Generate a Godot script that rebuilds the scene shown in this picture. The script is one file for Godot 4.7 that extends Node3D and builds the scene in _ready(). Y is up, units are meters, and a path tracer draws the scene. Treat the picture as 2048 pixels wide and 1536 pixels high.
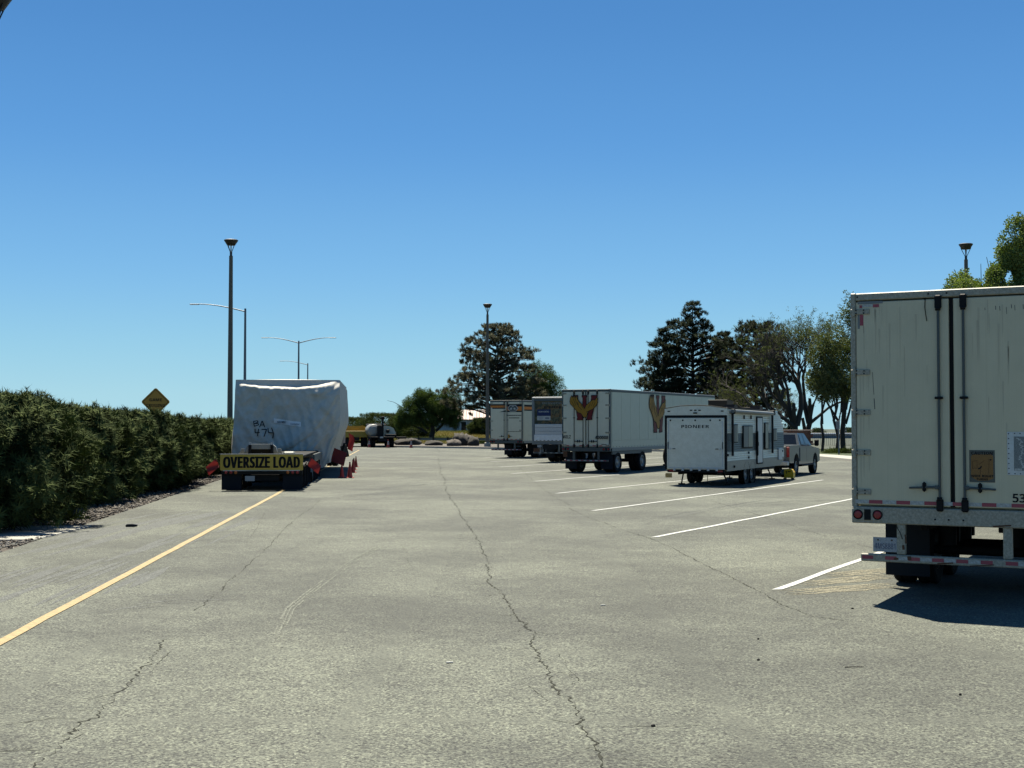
extends Node3D
# A truck stop lot seen from a cab. Plan coordinates: X to the right, Z ahead of the camera, metres; Godot's z is -Z.

var rng := RandomNumberGenerator.new()
var M := {}
var T := {}
var used := {}
var wheel_cache := {}

func P(x: float, z: float, y := 0.0) -> Vector3:
	return Vector3(x, y, -z)

# ---------------------------------------------------------------- mesh helpers
func mb(smooth := false) -> SurfaceTool:
	var st := SurfaceTool.new()
	st.begin(Mesh.PRIMITIVE_TRIANGLES)
	st.set_smooth_group(0 if smooth else -1)
	return st

func tri(st: SurfaceTool, a: Vector3, b: Vector3, c: Vector3, outward: Vector3) -> void:
	if (b - a).cross(c - a).dot(outward) > 0.0:
		st.add_vertex(a); st.add_vertex(c); st.add_vertex(b)
	else:
		st.add_vertex(a); st.add_vertex(b); st.add_vertex(c)

func face(st: SurfaceTool, pts: Array, outward: Vector3) -> void:
	for i in range(1, pts.size() - 1):
		tri(st, pts[0], pts[i], pts[i + 1], outward)

func box(st: SurfaceTool, c: Vector3, size: Vector3, bev := 0.0, b := Basis.IDENTITY) -> void:
	var h := size * 0.5
	bev = minf(bev, minf(h.x, minf(h.y, h.z)) * 0.9)
	var i := h - Vector3(bev, bev, bev)
	for ax in 3:
		var u := (ax + 1) % 3
		var v := (ax + 2) % 3
		for s in [-1.0, 1.0]:
			var pts := []
			for k in [[-1.0, -1.0], [1.0, -1.0], [1.0, 1.0], [-1.0, 1.0]]:
				var p := Vector3.ZERO
				p[ax] = s * h[ax]; p[u] = k[0] * i[u]; p[v] = k[1] * i[v]
				pts.append(c + b * p)
			var o := Vector3.ZERO
			o[ax] = s
			face(st, pts, b * o)
		if bev > 0.0:
			for s in [-1.0, 1.0]:
				for r in [-1.0, 1.0]:
					var pts := []
					for k in [[-1.0, 0], [1.0, 0], [1.0, 1], [-1.0, 1]]:
						var p := Vector3.ZERO
						p[ax] = k[0] * i[ax]
						p[u] = s * (h[u] if k[1] == 0 else i[u])
						p[v] = r * (i[v] if k[1] == 0 else h[v])
						pts.append(c + b * p)
					var o := Vector3.ZERO
					o[u] = s; o[v] = r
					face(st, pts, b * o)
	if bev > 0.0:
		for x in [-1.0, 1.0]:
			for y in [-1.0, 1.0]:
				for z in [-1.0, 1.0]:
					face(st, [c + b * Vector3(x * h.x, y * i.y, z * i.z), c + b * Vector3(x * i.x, y * h.y, z * i.z), c + b * Vector3(x * i.x, y * i.y, z * h.z)], b * Vector3(x, y, z))

func frame_of(d: Vector3) -> Array:
	var w := d.normalized()
	var u := w.cross(Vector3.UP if absf(w.y) < 0.9 else Vector3.RIGHT).normalized()
	return [u, w.cross(u).normalized()]

func cyl(st: SurfaceTool, a: Vector3, b: Vector3, r0: float, r1: float, n := 8, caps := true, smooth := true) -> void:
	var f := frame_of(b - a)
	var u: Vector3 = f[0]
	var v: Vector3 = f[1]
	for k in n:
		var d0 := u * cos(TAU * k / n) + v * sin(TAU * k / n)
		var d1 := u * cos(TAU * (k + 1) / n) + v * sin(TAU * (k + 1) / n)
		st.set_smooth_group(1 if smooth else -1)
		face(st, [a + d0 * r0, a + d1 * r0, b + d1 * r1, b + d0 * r1], d0 + d1)
		st.set_smooth_group(-1)
		if caps:
			if r0 > 0.0: tri(st, a, a + d0 * r0, a + d1 * r0, a - b)
			if r1 > 0.0: tri(st, b, b + d0 * r1, b + d1 * r1, b - a)

func tube(st: SurfaceTool, pts: Array, r0: float, r1: float, n := 6) -> void:
	var rings := []
	for i in pts.size():
		var d: Vector3 = pts[mini(i + 1, pts.size() - 1)] - pts[maxi(i - 1, 0)]
		var f := frame_of(d)
		if i and f[0].dot(rings[i - 1][1]) < 0.0 and absf(d.normalized().y) < 0.9:
			pass
		rings.append([pts[i], f[0], f[1], lerpf(r0, r1, float(i) / maxi(1, pts.size() - 1))])
	st.set_smooth_group(1)
	for i in pts.size() - 1:
		var A: Array = rings[i]
		var B: Array = rings[i + 1]
		for k in n:
			var c0 := cos(TAU * k / n); var s0 := sin(TAU * k / n)
			var c1 := cos(TAU * (k + 1) / n); var s1 := sin(TAU * (k + 1) / n)
			var a0: Vector3 = A[1] * c0 + A[2] * s0
			var a1: Vector3 = A[1] * c1 + A[2] * s1
			var b0: Vector3 = B[1] * c0 + B[2] * s0
			var b1: Vector3 = B[1] * c1 + B[2] * s1
			face(st, [A[0] + a0 * A[3], A[0] + a1 * A[3], B[0] + b1 * B[3], B[0] + b0 * B[3]], a0 + a1)
	st.set_smooth_group(-1)

# profile: [radius, height] pairs, turned about the y axis of xf
func lathe(st: SurfaceTool, prof: Array, n: int, xf := Transform3D.IDENTITY, smooth := true) -> void:
	for j in prof.size() - 1:
		var p: Vector2 = prof[j]
		var q: Vector2 = prof[j + 1]
		var nr := Vector2(q.y - p.y, p.x - q.x)
		st.set_smooth_group(j + 2 if smooth else -1)
		for k in n:
			var a0 := TAU * k / n; var a1 := TAU * (k + 1) / n; var am := (a0 + a1) * 0.5
			var pts := [Vector3(cos(a0) * p.x, p.y, sin(a0) * p.x), Vector3(cos(a1) * p.x, p.y, sin(a1) * p.x), Vector3(cos(a1) * q.x, q.y, sin(a1) * q.x), Vector3(cos(a0) * q.x, q.y, sin(a0) * q.x)]
			for i in 4: pts[i] = xf * pts[i]
			var o := xf.basis * Vector3(cos(am) * nr.x, nr.y, sin(am) * nr.x)
			if q.x < 1e-5: face(st, [pts[0], pts[1], pts[2]], o)
			elif p.x < 1e-5: face(st, [pts[0], pts[2], pts[3]], o)
			else: face(st, pts, o)
	st.set_smooth_group(-1)

# a polygon in the xy plane of xf, from z = 0 to z = depth
func extr(st: SurfaceTool, poly: PackedVector2Array, depth: float, xf := Transform3D.IDENTITY, smooth := false) -> void:
	var idx := Geometry2D.triangulate_polygon(poly)
	for i in range(0, idx.size(), 3):
		var a := poly[idx[i]]; var b := poly[idx[i + 1]]; var c := poly[idx[i + 2]]
		tri(st, xf * Vector3(a.x, a.y, depth), xf * Vector3(b.x, b.y, depth), xf * Vector3(c.x, c.y, depth), xf.basis.z * signf(depth))
		tri(st, xf * Vector3(a.x, a.y, 0), xf * Vector3(b.x, b.y, 0), xf * Vector3(c.x, c.y, 0), -xf.basis.z * signf(depth))
	var cw := Geometry2D.is_polygon_clockwise(poly)
	st.set_smooth_group(5 if smooth else -1)
	for i in poly.size():
		var a := poly[i]; var b := poly[(i + 1) % poly.size()]
		var d := b - a
		var o := Vector3(d.y, -d.x, 0) * (-1.0 if cw else 1.0)
		face(st, [xf * Vector3(a.x, a.y, 0), xf * Vector3(b.x, b.y, 0), xf * Vector3(b.x, b.y, depth), xf * Vector3(a.x, a.y, depth)], xf.basis * o)
	st.set_smooth_group(-1)

func pv(a: Array) -> PackedVector2Array:
	var r := PackedVector2Array()
	for i in range(0, a.size(), 2): r.append(Vector2(a[i], a[i + 1]))
	return r

# ---------------------------------------------------------------- objects
func numbered(called: String) -> String:
	if not used.has(called):
		used[called] = 0
		return called
	used[called] += 1
	return "%s_%03d" % [called, used[called]]

func meta(o: Node, label: String, category: String, group := "", kind := "") -> Node:
	if label: o.set_meta("label", label)
	if category: o.set_meta("category", category)
	if group: o.set_meta("group", group)
	if kind: o.set_meta("kind", kind)
	return o

func thing(called: String, label: String, category: String, at: Vector3, turn_deg := 0.0, group := "") -> Node3D:
	var o := Node3D.new()
	o.name = numbered(called)
	o.position = at
	o.rotation.y = deg_to_rad(turn_deg)
	add_child(o)
	meta(o, label, category, group)
	return o

func put(called: String, mesh: Mesh, m: Material, parent: Node) -> MeshInstance3D:
	var o := MeshInstance3D.new()
	o.mesh = mesh
	o.material_override = m
	if parent == self:
		o.name = numbered(called)
	else:
		var n := 0
		var nm := called
		while parent.has_node(NodePath(nm)):
			n += 1
			nm = "%s_%03d" % [called, n]
		o.name = nm
	parent.add_child(o, true)
	return o

func part(called: String, st: SurfaceTool, m: Material, parent: Node) -> MeshInstance3D:
	st.generate_normals()
	return put(called, st.commit(), m, parent)

func pbox(called: String, c: Vector3, size: Vector3, m: Material, parent: Node, bev := 0.0, b := Basis.IDENTITY) -> MeshInstance3D:
	var st := mb()
	box(st, Vector3.ZERO, size, bev)
	var o := part(called, st, m, parent)
	o.transform = Transform3D(b, c)
	return o

func pcyl(called: String, a: Vector3, b: Vector3, r: float, m: Material, parent: Node, n := 10, r1 := -1.0) -> MeshInstance3D:
	var st := mb()
	cyl(st, a, b, r, r if r1 < 0 else r1, n)
	return part(called, st, m, parent)

func stuff(o: Node) -> void:
	o.set_meta("kind", "stuff")

# lettering as real thin letters; at = centre of the text, w and h = the width and cap height in metres
func letters(text: String, at: Vector3, w: float, h: float, m: Material, parent: Node, b := Basis.IDENTITY, weight := 700, fam := "Droid Sans", called := "lettering") -> MeshInstance3D:
	var sf := SystemFont.new()
	sf.font_names = PackedStringArray([fam])
	sf.font_weight = weight
	var f := sf
	var tm := TextMesh.new()
	tm.font = f
	tm.text = text
	tm.font_size = 48
	tm.pixel_size = 0.01
	tm.depth = 0.004
	tm.curve_step = 2.0
	var bb := tm.get_aabb()
	var o := put(called, tm, m, parent)
	var sx := w / maxf(0.01, bb.size.x)
	var sy := h / maxf(0.01, bb.size.y)
	o.transform = Transform3D(b * Basis.from_scale(Vector3(sx, sy, 1.0)), at - b * Vector3(bb.get_center().x * sx, bb.get_center().y * sy, 0))
	return o

# ---------------------------------------------------------------- textures and materials
func noise(w: int, freq: float, oct: int, sd: int, type := FastNoiseLite.TYPE_SIMPLEX_SMOOTH, cell := false) -> PackedByteArray:
	var n := FastNoiseLite.new()
	n.seed = sd
	n.noise_type = type
	n.frequency = freq
	n.fractal_type = FastNoiseLite.FRACTAL_FBM if oct > 1 else FastNoiseLite.FRACTAL_NONE
	n.fractal_octaves = oct
	if cell: n.cellular_return_type = FastNoiseLite.RETURN_CELL_VALUE
	var im := n.get_seamless_image(w, w, false, false, 0.15, true)
	im.convert(Image.FORMAT_L8)
	return im.get_data()

func tex_rgb(w: int, data: PackedByteArray) -> ImageTexture:
	return ImageTexture.create_from_image(Image.create_from_data(w, w, false, Image.FORMAT_RGB8, data))

func tex_l(w: int, data: PackedByteArray) -> ImageTexture:
	return ImageTexture.create_from_image(Image.create_from_data(w, w, false, Image.FORMAT_L8, data))

# grey multiplier lo..hi made of layers [[bytes, weight, offset], ...] ; tint shifts dark spots towards a colour
func grey_tex(w: int, layers: Array, lo: float, hi: float, dark := Vector3(1, 1, 1)) -> ImageTexture:
	var d := PackedByteArray()
	d.resize(w * w * 3)
	var tot := 0.0
	for l in layers: tot += l[1]
	for i in w * w:
		var v := 0.0
		for l in layers: v += l[0][i] / 255.0 * l[1]
		v = clampf(v / tot, 0.0, 1.0)
		var g := lerpf(lo, hi, smoothstep(0.2, 0.8, v))
		var t := 1.0 - smoothstep(0.2, 0.8, v)
		d[i * 3] = int(clampf(255.0 * g * lerpf(1.0, dark.x, t), 0, 255))
		d[i * 3 + 1] = int(clampf(255.0 * g * lerpf(1.0, dark.y, t), 0, 255))
		d[i * 3 + 2] = int(clampf(255.0 * g * lerpf(1.0, dark.z, t), 0, 255))
	return tex_rgb(w, d)

func make_textures() -> void:
	# asphalt: pale stones in a grey-buff binder
	var w := 1024
	var c1 := noise(w, 0.16, 1, 11, FastNoiseLite.TYPE_CELLULAR, true)
	var c2 := noise(w, 0.34, 1, 12, FastNoiseLite.TYPE_CELLULAR, true)
	var c3 := noise(w, 0.06, 3, 13)
	var big := noise(w, 0.006, 4, 14)
	var d := PackedByteArray(); d.resize(w * w * 3)
	var hb := PackedByteArray(); hb.resize(w * w)
	for i in w * w:
		var s := c1[i] / 255.0
		var f := c2[i] / 255.0
		var g := 0.70 + (f - 0.5) * 0.32 + (s - 0.5) * 0.30 + (c3[i] / 255.0 - 0.5) * 0.22 + (big[i] / 255.0 - 0.5) * 0.10
		if s > 0.90: g += 0.22
		if f > 0.95: g += 0.16
		if s < 0.10: g -= 0.20
		if f < 0.06: g -= 0.16
		g = clampf(g, 0.25, 1.0)
		var wm := (s - 0.5) * 0.03
		d[i * 3] = int(255.0 * clampf(g * (1.0 + wm), 0, 1)); d[i * 3 + 1] = int(255.0 * g); d[i * 3 + 2] = int(255.0 * clampf(g * (0.985 - wm), 0, 1))
		hb[i] = int(255.0 * clampf(g, 0, 1))
	T.asphalt = tex_rgb(w, d)
	T.asphalt_h = tex_l(w, hb)
	w = 512
	var n1 := noise(w, 0.008, 5, 21)
	var n2 := noise(w, 0.03, 4, 22)
	var n3 := noise(w, 0.12, 3, 23)
	var n4 := noise(w, 0.4, 2, 24)
	var cc := noise(w, 0.09, 1, 25, FastNoiseLite.TYPE_CELLULAR, true)
	T.patch = grey_tex(w, [[n1, 1.4], [n2, 0.8], [n3, 0.35]], 0.72, 1.0, Vector3(0.99, 0.995, 1.0))
	T.dirt = grey_tex(w, [[n1, 1.0], [n2, 1.0], [n4, 0.6]], 0.93, 1.0, Vector3(1.0, 0.99, 0.97))
	T.grime = grey_tex(w, [[n2, 1.0], [n3, 0.8], [n4, 0.5]], 0.74, 1.0, Vector3(1.0, 0.98, 0.94))
	var n5 := noise(w, 0.22, 4, 27)
	var wd := PackedByteArray(); wd.resize(w * w * 3)
	for i in w * w:      # paint rubbed through to the stones in small flakes
		var q := n5[i] / 255.0 * 0.6 + n4[i] / 255.0 * 0.4 + (n1[i] / 255.0 - 0.5) * 0.35
		var v := lerpf(0.62, 1.0, smoothstep(0.34, 0.44, q)) - 0.10 * (n2[i] / 255.0)
		for k in 3: wd[i * 3 + k] = int(255 * clampf(v, 0, 1))
	T.wear = tex_rgb(w, wd)
	T.gravel = grey_tex(w, [[cc, 1.2], [n3, 0.5], [n4, 0.4], [n2, 0.4]], 0.35, 1.0, Vector3(1.0, 0.97, 0.92))
	T.soil = grey_tex(w, [[n1, 1.0], [n2, 0.8], [n3, 0.8], [n4, 0.6]], 0.45, 1.0, Vector3(0.85, 1.0, 0.7))
	T.bark = grey_tex(w, [[n3, 1.0], [n4, 1.0]], 0.4, 1.0)
	T.bump = tex_l(w, n4)
	# streaked paint: dirt that ran down
	var sd := PackedByteArray(); sd.resize(w * w * 3)
	for y in w:
		for x in w:
			var i := y * w + x
			var fade := 0.5 + 0.5 * n1[i] / 255.0
			var v := 0.95 + 0.05 * (n1[i] / 255.0) - 0.035 * smoothstep(0.5, 0.8, n3[(x * 2) % w + w * 5] / 255.0) * fade - 0.05 * smoothstep(0.6, 0.8, n4[i] / 255.0) * smoothstep(0.4, 0.7, n1[i] / 255.0)
			sd[i * 3] = int(255 * clampf(v, 0, 1)); sd[i * 3 + 1] = int(255 * clampf(v * 0.995, 0, 1)); sd[i * 3 + 2] = int(255 * clampf(v * 0.97, 0, 1))
	T.streak = tex_rgb(w, sd)
	# cloth weave bump, poster print
	var pd := PackedByteArray(); pd.resize(256 * 256 * 3)
	var p1 := noise(256, 0.014, 3, 31)
	var p2 := noise(256, 0.03, 2, 32)
	for i in 256 * 256:
		var y := float(i / 256) / 255.0
		var a := smoothstep(0.45, 0.6, p1[i] / 255.0 + (y - 0.6) * 0.5)
		var b := smoothstep(0.5, 0.62, p2[i] / 255.0) * smoothstep(0.35, 0.8, y)
		var col := Color(0.36, 0.34, 0.22).lerp(Color(0.42, 0.30, 0.12), a * 0.8).lerp(Color(0.10, 0.15, 0.07), b * 0.85)
		pd[i * 3] = int(col.r * 255); pd[i * 3 + 1] = int(col.g * 255); pd[i * 3 + 2] = int(col.b * 255)
	T.poster = tex_rgb(256, pd)

func mat(key: String, r: float, g: float, b: float, rough := 0.7, metal := 0.0, tex := "", size := 1.0, bump := 0.0) -> StandardMaterial3D:
	var m := StandardMaterial3D.new()
	m.resource_name = key
	m.albedo_color = Color(r, g, b).linear_to_srgb()
	m.roughness = rough
	m.metallic = metal
	if tex:
		m.albedo_texture = T[tex]
		m.uv1_triplanar = true
		m.uv1_scale = Vector3.ONE / size
	if bump > 0.0:
		m.uv1_triplanar = true
		m.heightmap_enabled = true
		m.heightmap_texture = T.asphalt_h if tex == "asphalt" else T.bump
		m.heightmap_scale = bump
		if not tex: m.uv1_scale = Vector3.ONE / size
	M[key] = m
	return m

func make_materials() -> void:
	var a := mat("asphalt", 0.140, 0.154, 0.124, 0.92, 0, "asphalt", 3.1, 0.5)
	a.uv1_world_triplanar = true
	a.detail_enabled = true
	a.detail_albedo = T.patch
	a.detail_blend_mode = BaseMaterial3D.BLEND_MODE_MUL
	a.detail_uv_layer = BaseMaterial3D.DETAIL_UV_2
	a.uv2_triplanar = true
	a.uv2_world_triplanar = true
	a.uv2_scale = Vector3.ONE / 27.0
	mat("stain", 0.094, 0.104, 0.098, 0.9, 0, "asphalt", 3.1)
	mat("crack", 0.024, 0.025, 0.020, 0.95)
	mat("line_white", 0.36, 0.375, 0.36, 0.7, 0, "wear", 0.5)
	mat("line_yellow", 0.245, 0.182, 0.072, 0.75, 0, "wear", 0.5)
	mat("concrete", 0.24, 0.24, 0.215, 0.9, 0, "dirt", 1.2, 0.2)
	mat("kerb", 0.20, 0.20, 0.18, 0.9, 0, "dirt", 0.8)
	mat("gravel", 0.13, 0.118, 0.10, 0.95, 0, "gravel", 0.9, 1.0)
	mat("bed", 0.105, 0.09, 0.072, 0.95, 0, "gravel", 0.7, 1.0)
	mat("soil", 0.050, 0.058, 0.042, 0.95, 0, "soil", 30.0)
	mat("field", 0.155, 0.16, 0.115, 0.95, 0, "soil", 90.0)
	mat("pale_rub", 0.150, 0.163, 0.135, 0.95, 0, "asphalt", 3.1)
	mat("sand", 0.20, 0.19, 0.135, 0.95, 0, "asphalt", 3.1)
	mat("lawn", 0.05, 0.07, 0.018, 0.95, 0, "soil", 6.0)
	mat("white_dirty", 0.47, 0.425, 0.30, 0.42, 0, "streak", 1.6)
	mat("white_panel", 0.375, 0.385, 0.315, 0.42, 0, "streak", 2.2)
	mat("white_door", 0.51, 0.48, 0.38, 0.4, 0, "streak", 1.8)
	mat("white_clean", 0.56, 0.58, 0.585, 0.35, 0, "dirt", 1.6)
	mat("frame_white", 0.33, 0.315, 0.25, 0.5, 0, "grime", 0.7)
	mat("frame_dark", 0.06, 0.075, 0.075, 0.55, 0, "grime", 0.7)
	mat("gray_trim", 0.13, 0.145, 0.145, 0.5, 0, "dirt", 0.8)
	mat("steel", 0.20, 0.22, 0.23, 0.45, 0.6, "grime", 0.4)
	mat("galv", 0.26, 0.28, 0.27, 0.5, 0.2, "grime", 0.4)
	mat("alu", 0.42, 0.44, 0.45, 0.38, 0.5, "dirt", 0.7)
	mat("rod", 0.07, 0.085, 0.085, 0.5, 0.2, "grime", 0.3)
	mat("black", 0.007, 0.0075, 0.008, 0.6)
	mat("chassis", 0.016, 0.017, 0.018, 0.7, 0, "grime", 0.5)
	mat("rubber", 0.014, 0.0145, 0.0155, 0.85, 0, "grime", 0.4)
	mat("mudflap", 0.010, 0.013, 0.017, 0.7)
	mat("rim", 0.30, 0.31, 0.31, 0.45, 0.3, "grime", 0.3)
	mat("red_tape", 0.23, 0.03, 0.045, 0.45)
	mat("white_tape", 0.42, 0.44, 0.43, 0.45, 0, "grime", 0.5)
	mat("red_lens", 0.20, 0.008, 0.012, 0.25)
	mat("amber_lens", 0.30, 0.09, 0.01, 0.25)
	mat("ink", 0.010, 0.010, 0.012, 0.6)
	mat("ink_blue", 0.05, 0.06, 0.11, 0.6)
	mat("plate", 0.36, 0.38, 0.40, 0.5, 0, "grime", 0.3)
	mat("caution_orange", 0.24, 0.115, 0.018, 0.6, 0, "grime", 0.25)
	mat("caution_rim", 0.10, 0.105, 0.085, 0.7, 0, "grime", 0.2)
	mat("rust", 0.10, 0.045, 0.02, 0.9, 0, "grime", 0.2)
	mat("dark_red", 0.105, 0.014, 0.014, 0.5)
	mat("gold", 0.24, 0.125, 0.016, 0.5)
	mat("orange_band", 0.42, 0.15, 0.035, 0.5)
	mat("navy", 0.016, 0.026, 0.075, 0.5)
	mat("tarp", 0.44, 0.43, 0.385, 0.75, 0, "dirt", 2.4)
	mat("tarp_label", 0.60, 0.60, 0.58, 0.7)
	mat("sign_yellow", 0.46, 0.315, 0.035, 0.55, 0, "dirt", 0.8)
	mat("warn_yellow", 0.46, 0.22, 0.02, 0.6, 0, "dirt", 0.6)
	mat("cone", 0.30, 0.028, 0.014, 0.6)
	var fl := mat("flag", 0.12, 0.012, 0.014, 0.8)
	fl.backlight_enabled = true
	fl.backlight = Color(0.25, 0.06, 0.05)
	mat("truck_yellow", 0.37, 0.245, 0.008, 0.45, 0, "grime", 1.0)
	mat("tank_white", 0.27, 0.27, 0.26, 0.4, 0, "grime", 1.0)
	mat("rv_white", 0.58, 0.565, 0.47, 0.4, 0, "dirt", 1.2)
	mat("rv_gray", 0.055, 0.062, 0.058, 0.45, 0, "dirt", 1.2)
	mat("rv_skirt", 0.11, 0.12, 0.112, 0.4, 0, "dirt", 1.0)
	mat("rv_shade", 0.075, 0.083, 0.08, 0.5)
	mat("rv_door", 0.36, 0.375, 0.37, 0.4)
	var pk := mat("pickup_silver", 0.085, 0.095, 0.10, 0.4, 0.1)
	pk.clearcoat_enabled = true
	pk.clearcoat = 0.25
	pk.clearcoat_roughness = 0.08
	mat("glass_dark", 0.010, 0.012, 0.014, 0.06)
	mat("glass_blue", 0.03, 0.036, 0.038, 0.3)
	mat("generator_yellow", 0.52, 0.33, 0.012, 0.4)
	mat("pole", 0.085, 0.078, 0.06, 0.7, 0, "dirt", 0.7)
	mat("pole_dark", 0.009, 0.0095, 0.010, 0.5)
	mat("pole_gray", 0.10, 0.115, 0.13, 0.5, 0.3)
	mat("lamp_glass", 0.30, 0.30, 0.26, 0.3)
	mat("rock", 0.05, 0.045, 0.036, 0.95, 0, "gravel", 1.4, 1.5)
	mat("rock_pale", 0.13, 0.115, 0.10, 0.95, 0, "gravel", 1.4, 1.5)
	mat("house_wall", 0.30, 0.32, 0.31, 0.8, 0, "dirt", 2.0)
	mat("roof_red", 0.15, 0.055, 0.045, 0.6, 0, "dirt", 2.0)
	mat("roof_pale", 0.24, 0.175, 0.155, 0.6)
	mat("brick_wall", 0.17, 0.075, 0.05, 0.9, 0, "grime", 0.5)
	mat("bark", 0.055, 0.045, 0.036, 0.95, 0, "bark", 0.6, 1.0)
	mat("bark_gray", 0.075, 0.066, 0.058, 0.95, 0, "bark", 0.6)
	mat("far_roof", 0.6, 0.61, 0.62, 0.6)
	for k in ["black", "mudflap", "chassis", "rubber", "ink", "dark_red", "gold", "navy", "orange_band", "pickup_silver", "crack"]: M[k].metallic_specular = 0.25
	for k in [["leaf", 0.0], ["needle", 0.0], ["juniper", 0.0], ["grass", 0.0]]:
		var m := mat(k[0], 1, 1, 1, 0.85)
		m.vertex_color_use_as_albedo = true
		m.backlight_enabled = true
		m.backlight = Color(0.6, 0.65, 0.25) if k[0] in ["leaf", "grass"] else Color(0.16, 0.2, 0.07)
		m.metallic_specular = 0.15

# ---------------------------------------------------------------- ground
func ground(x: float, z: float) -> float:
	var y := -0.05
	# bank towards the house
	y += 0.95 * smoothstep(176.0, 236.0, z) * smoothstep(60.0, 14.0, x)
	# the plain falls away on the right
	y -= 0.0082 * maxf(0.0, z - 128.0) * smoothstep(14.0, 60.0, x) * (1.0 if z < 2500.0 else 2500.0 / z)
	return y

func kerb_x(z: float) -> float:
	if z < 93.5: return lerpf(22.6, 21.6, clampf((z - 60.0) / 33.5, 0, 1))
	return 21.6 - pow((z - 93.5) / 28.0, 2.0) * 12.0

func strip(st: SurfaceTool, pts: Array, w: float, y: float) -> void:
	for i in pts.size() - 1:
		var d: Vector2 = (pts[i + 1] - pts[i]).normalized()
		var n := Vector2(-d.y, d.x) * w * 0.5
		face(st, [P(pts[i].x - n.x, pts[i].y - n.y, y), P(pts[i].x + n.x, pts[i].y + n.y, y), P(pts[i + 1].x + n.x, pts[i + 1].y + n.y, y), P(pts[i + 1].x - n.x, pts[i + 1].y - n.y, y)], Vector3.UP)

# a crack: jagged ribbon of varying width with side branches, from plan points
func crack(st: SurfaceTool, pts: Array, w: float, jag: float, branches: float, y := 0.0042, depth := 0) -> void:
	var path := []
	for i in pts.size() - 1:
		var a: Vector2 = pts[i]; var b: Vector2 = pts[i + 1]
		var n := maxi(2, int(a.distance_to(b) / (0.05 if a.y < 24.0 else 0.12)))
		for k in n: path.append(a.lerp(b, float(k) / n))
	path.append(pts[-1])
	var off := 0.0; var off2 := 0.0
	var L := []; var R := []
	for i in path.size():
		var d: Vector2 = (path[mini(i + 1, path.size() - 1)] - path[maxi(i - 1, 0)]).normalized()
		var n := Vector2(-d.y, d.x)
		off = off * 0.94 + rng.randfn() * jag * 0.45
		off2 = rng.randfn() * jag * 0.5
		var c: Vector2 = path[i] + n * (off + off2)
		var ww := w * 1.15 * maxf(0.10, rng.randf_range(0.1, 1.0)) * (0.6 + 0.4 * sin(i * 0.21) * sin(i * 0.047 + 1.0))
		if i == 0 or i == path.size() - 1: ww = 0.001
		L.append(c - n * ww * 0.5); R.append(c + n * ww * 0.5)
		if depth < 2 and rng.randf() < branches:
			var len := rng.randf_range(0.10, 0.45)
			var bd := (d.rotated(rng.randf_range(0.4, 1.4) * (1.0 if rng.randf() < 0.5 else -1.0)))
			crack(st, [c, c + bd * len * 0.5, c + bd.rotated(rng.randf_range(-0.5, 0.5)) * len], w * 0.32, jag * 0.5, 0.05, y, depth + 1)
	for i in L.size() - 1:
		face(st, [P(L[i].x, L[i].y, y), P(R[i].x, R[i].y, y), P(R[i + 1].x, R[i + 1].y, y), P(L[i + 1].x, L[i + 1].y, y)], Vector3.UP)

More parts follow.
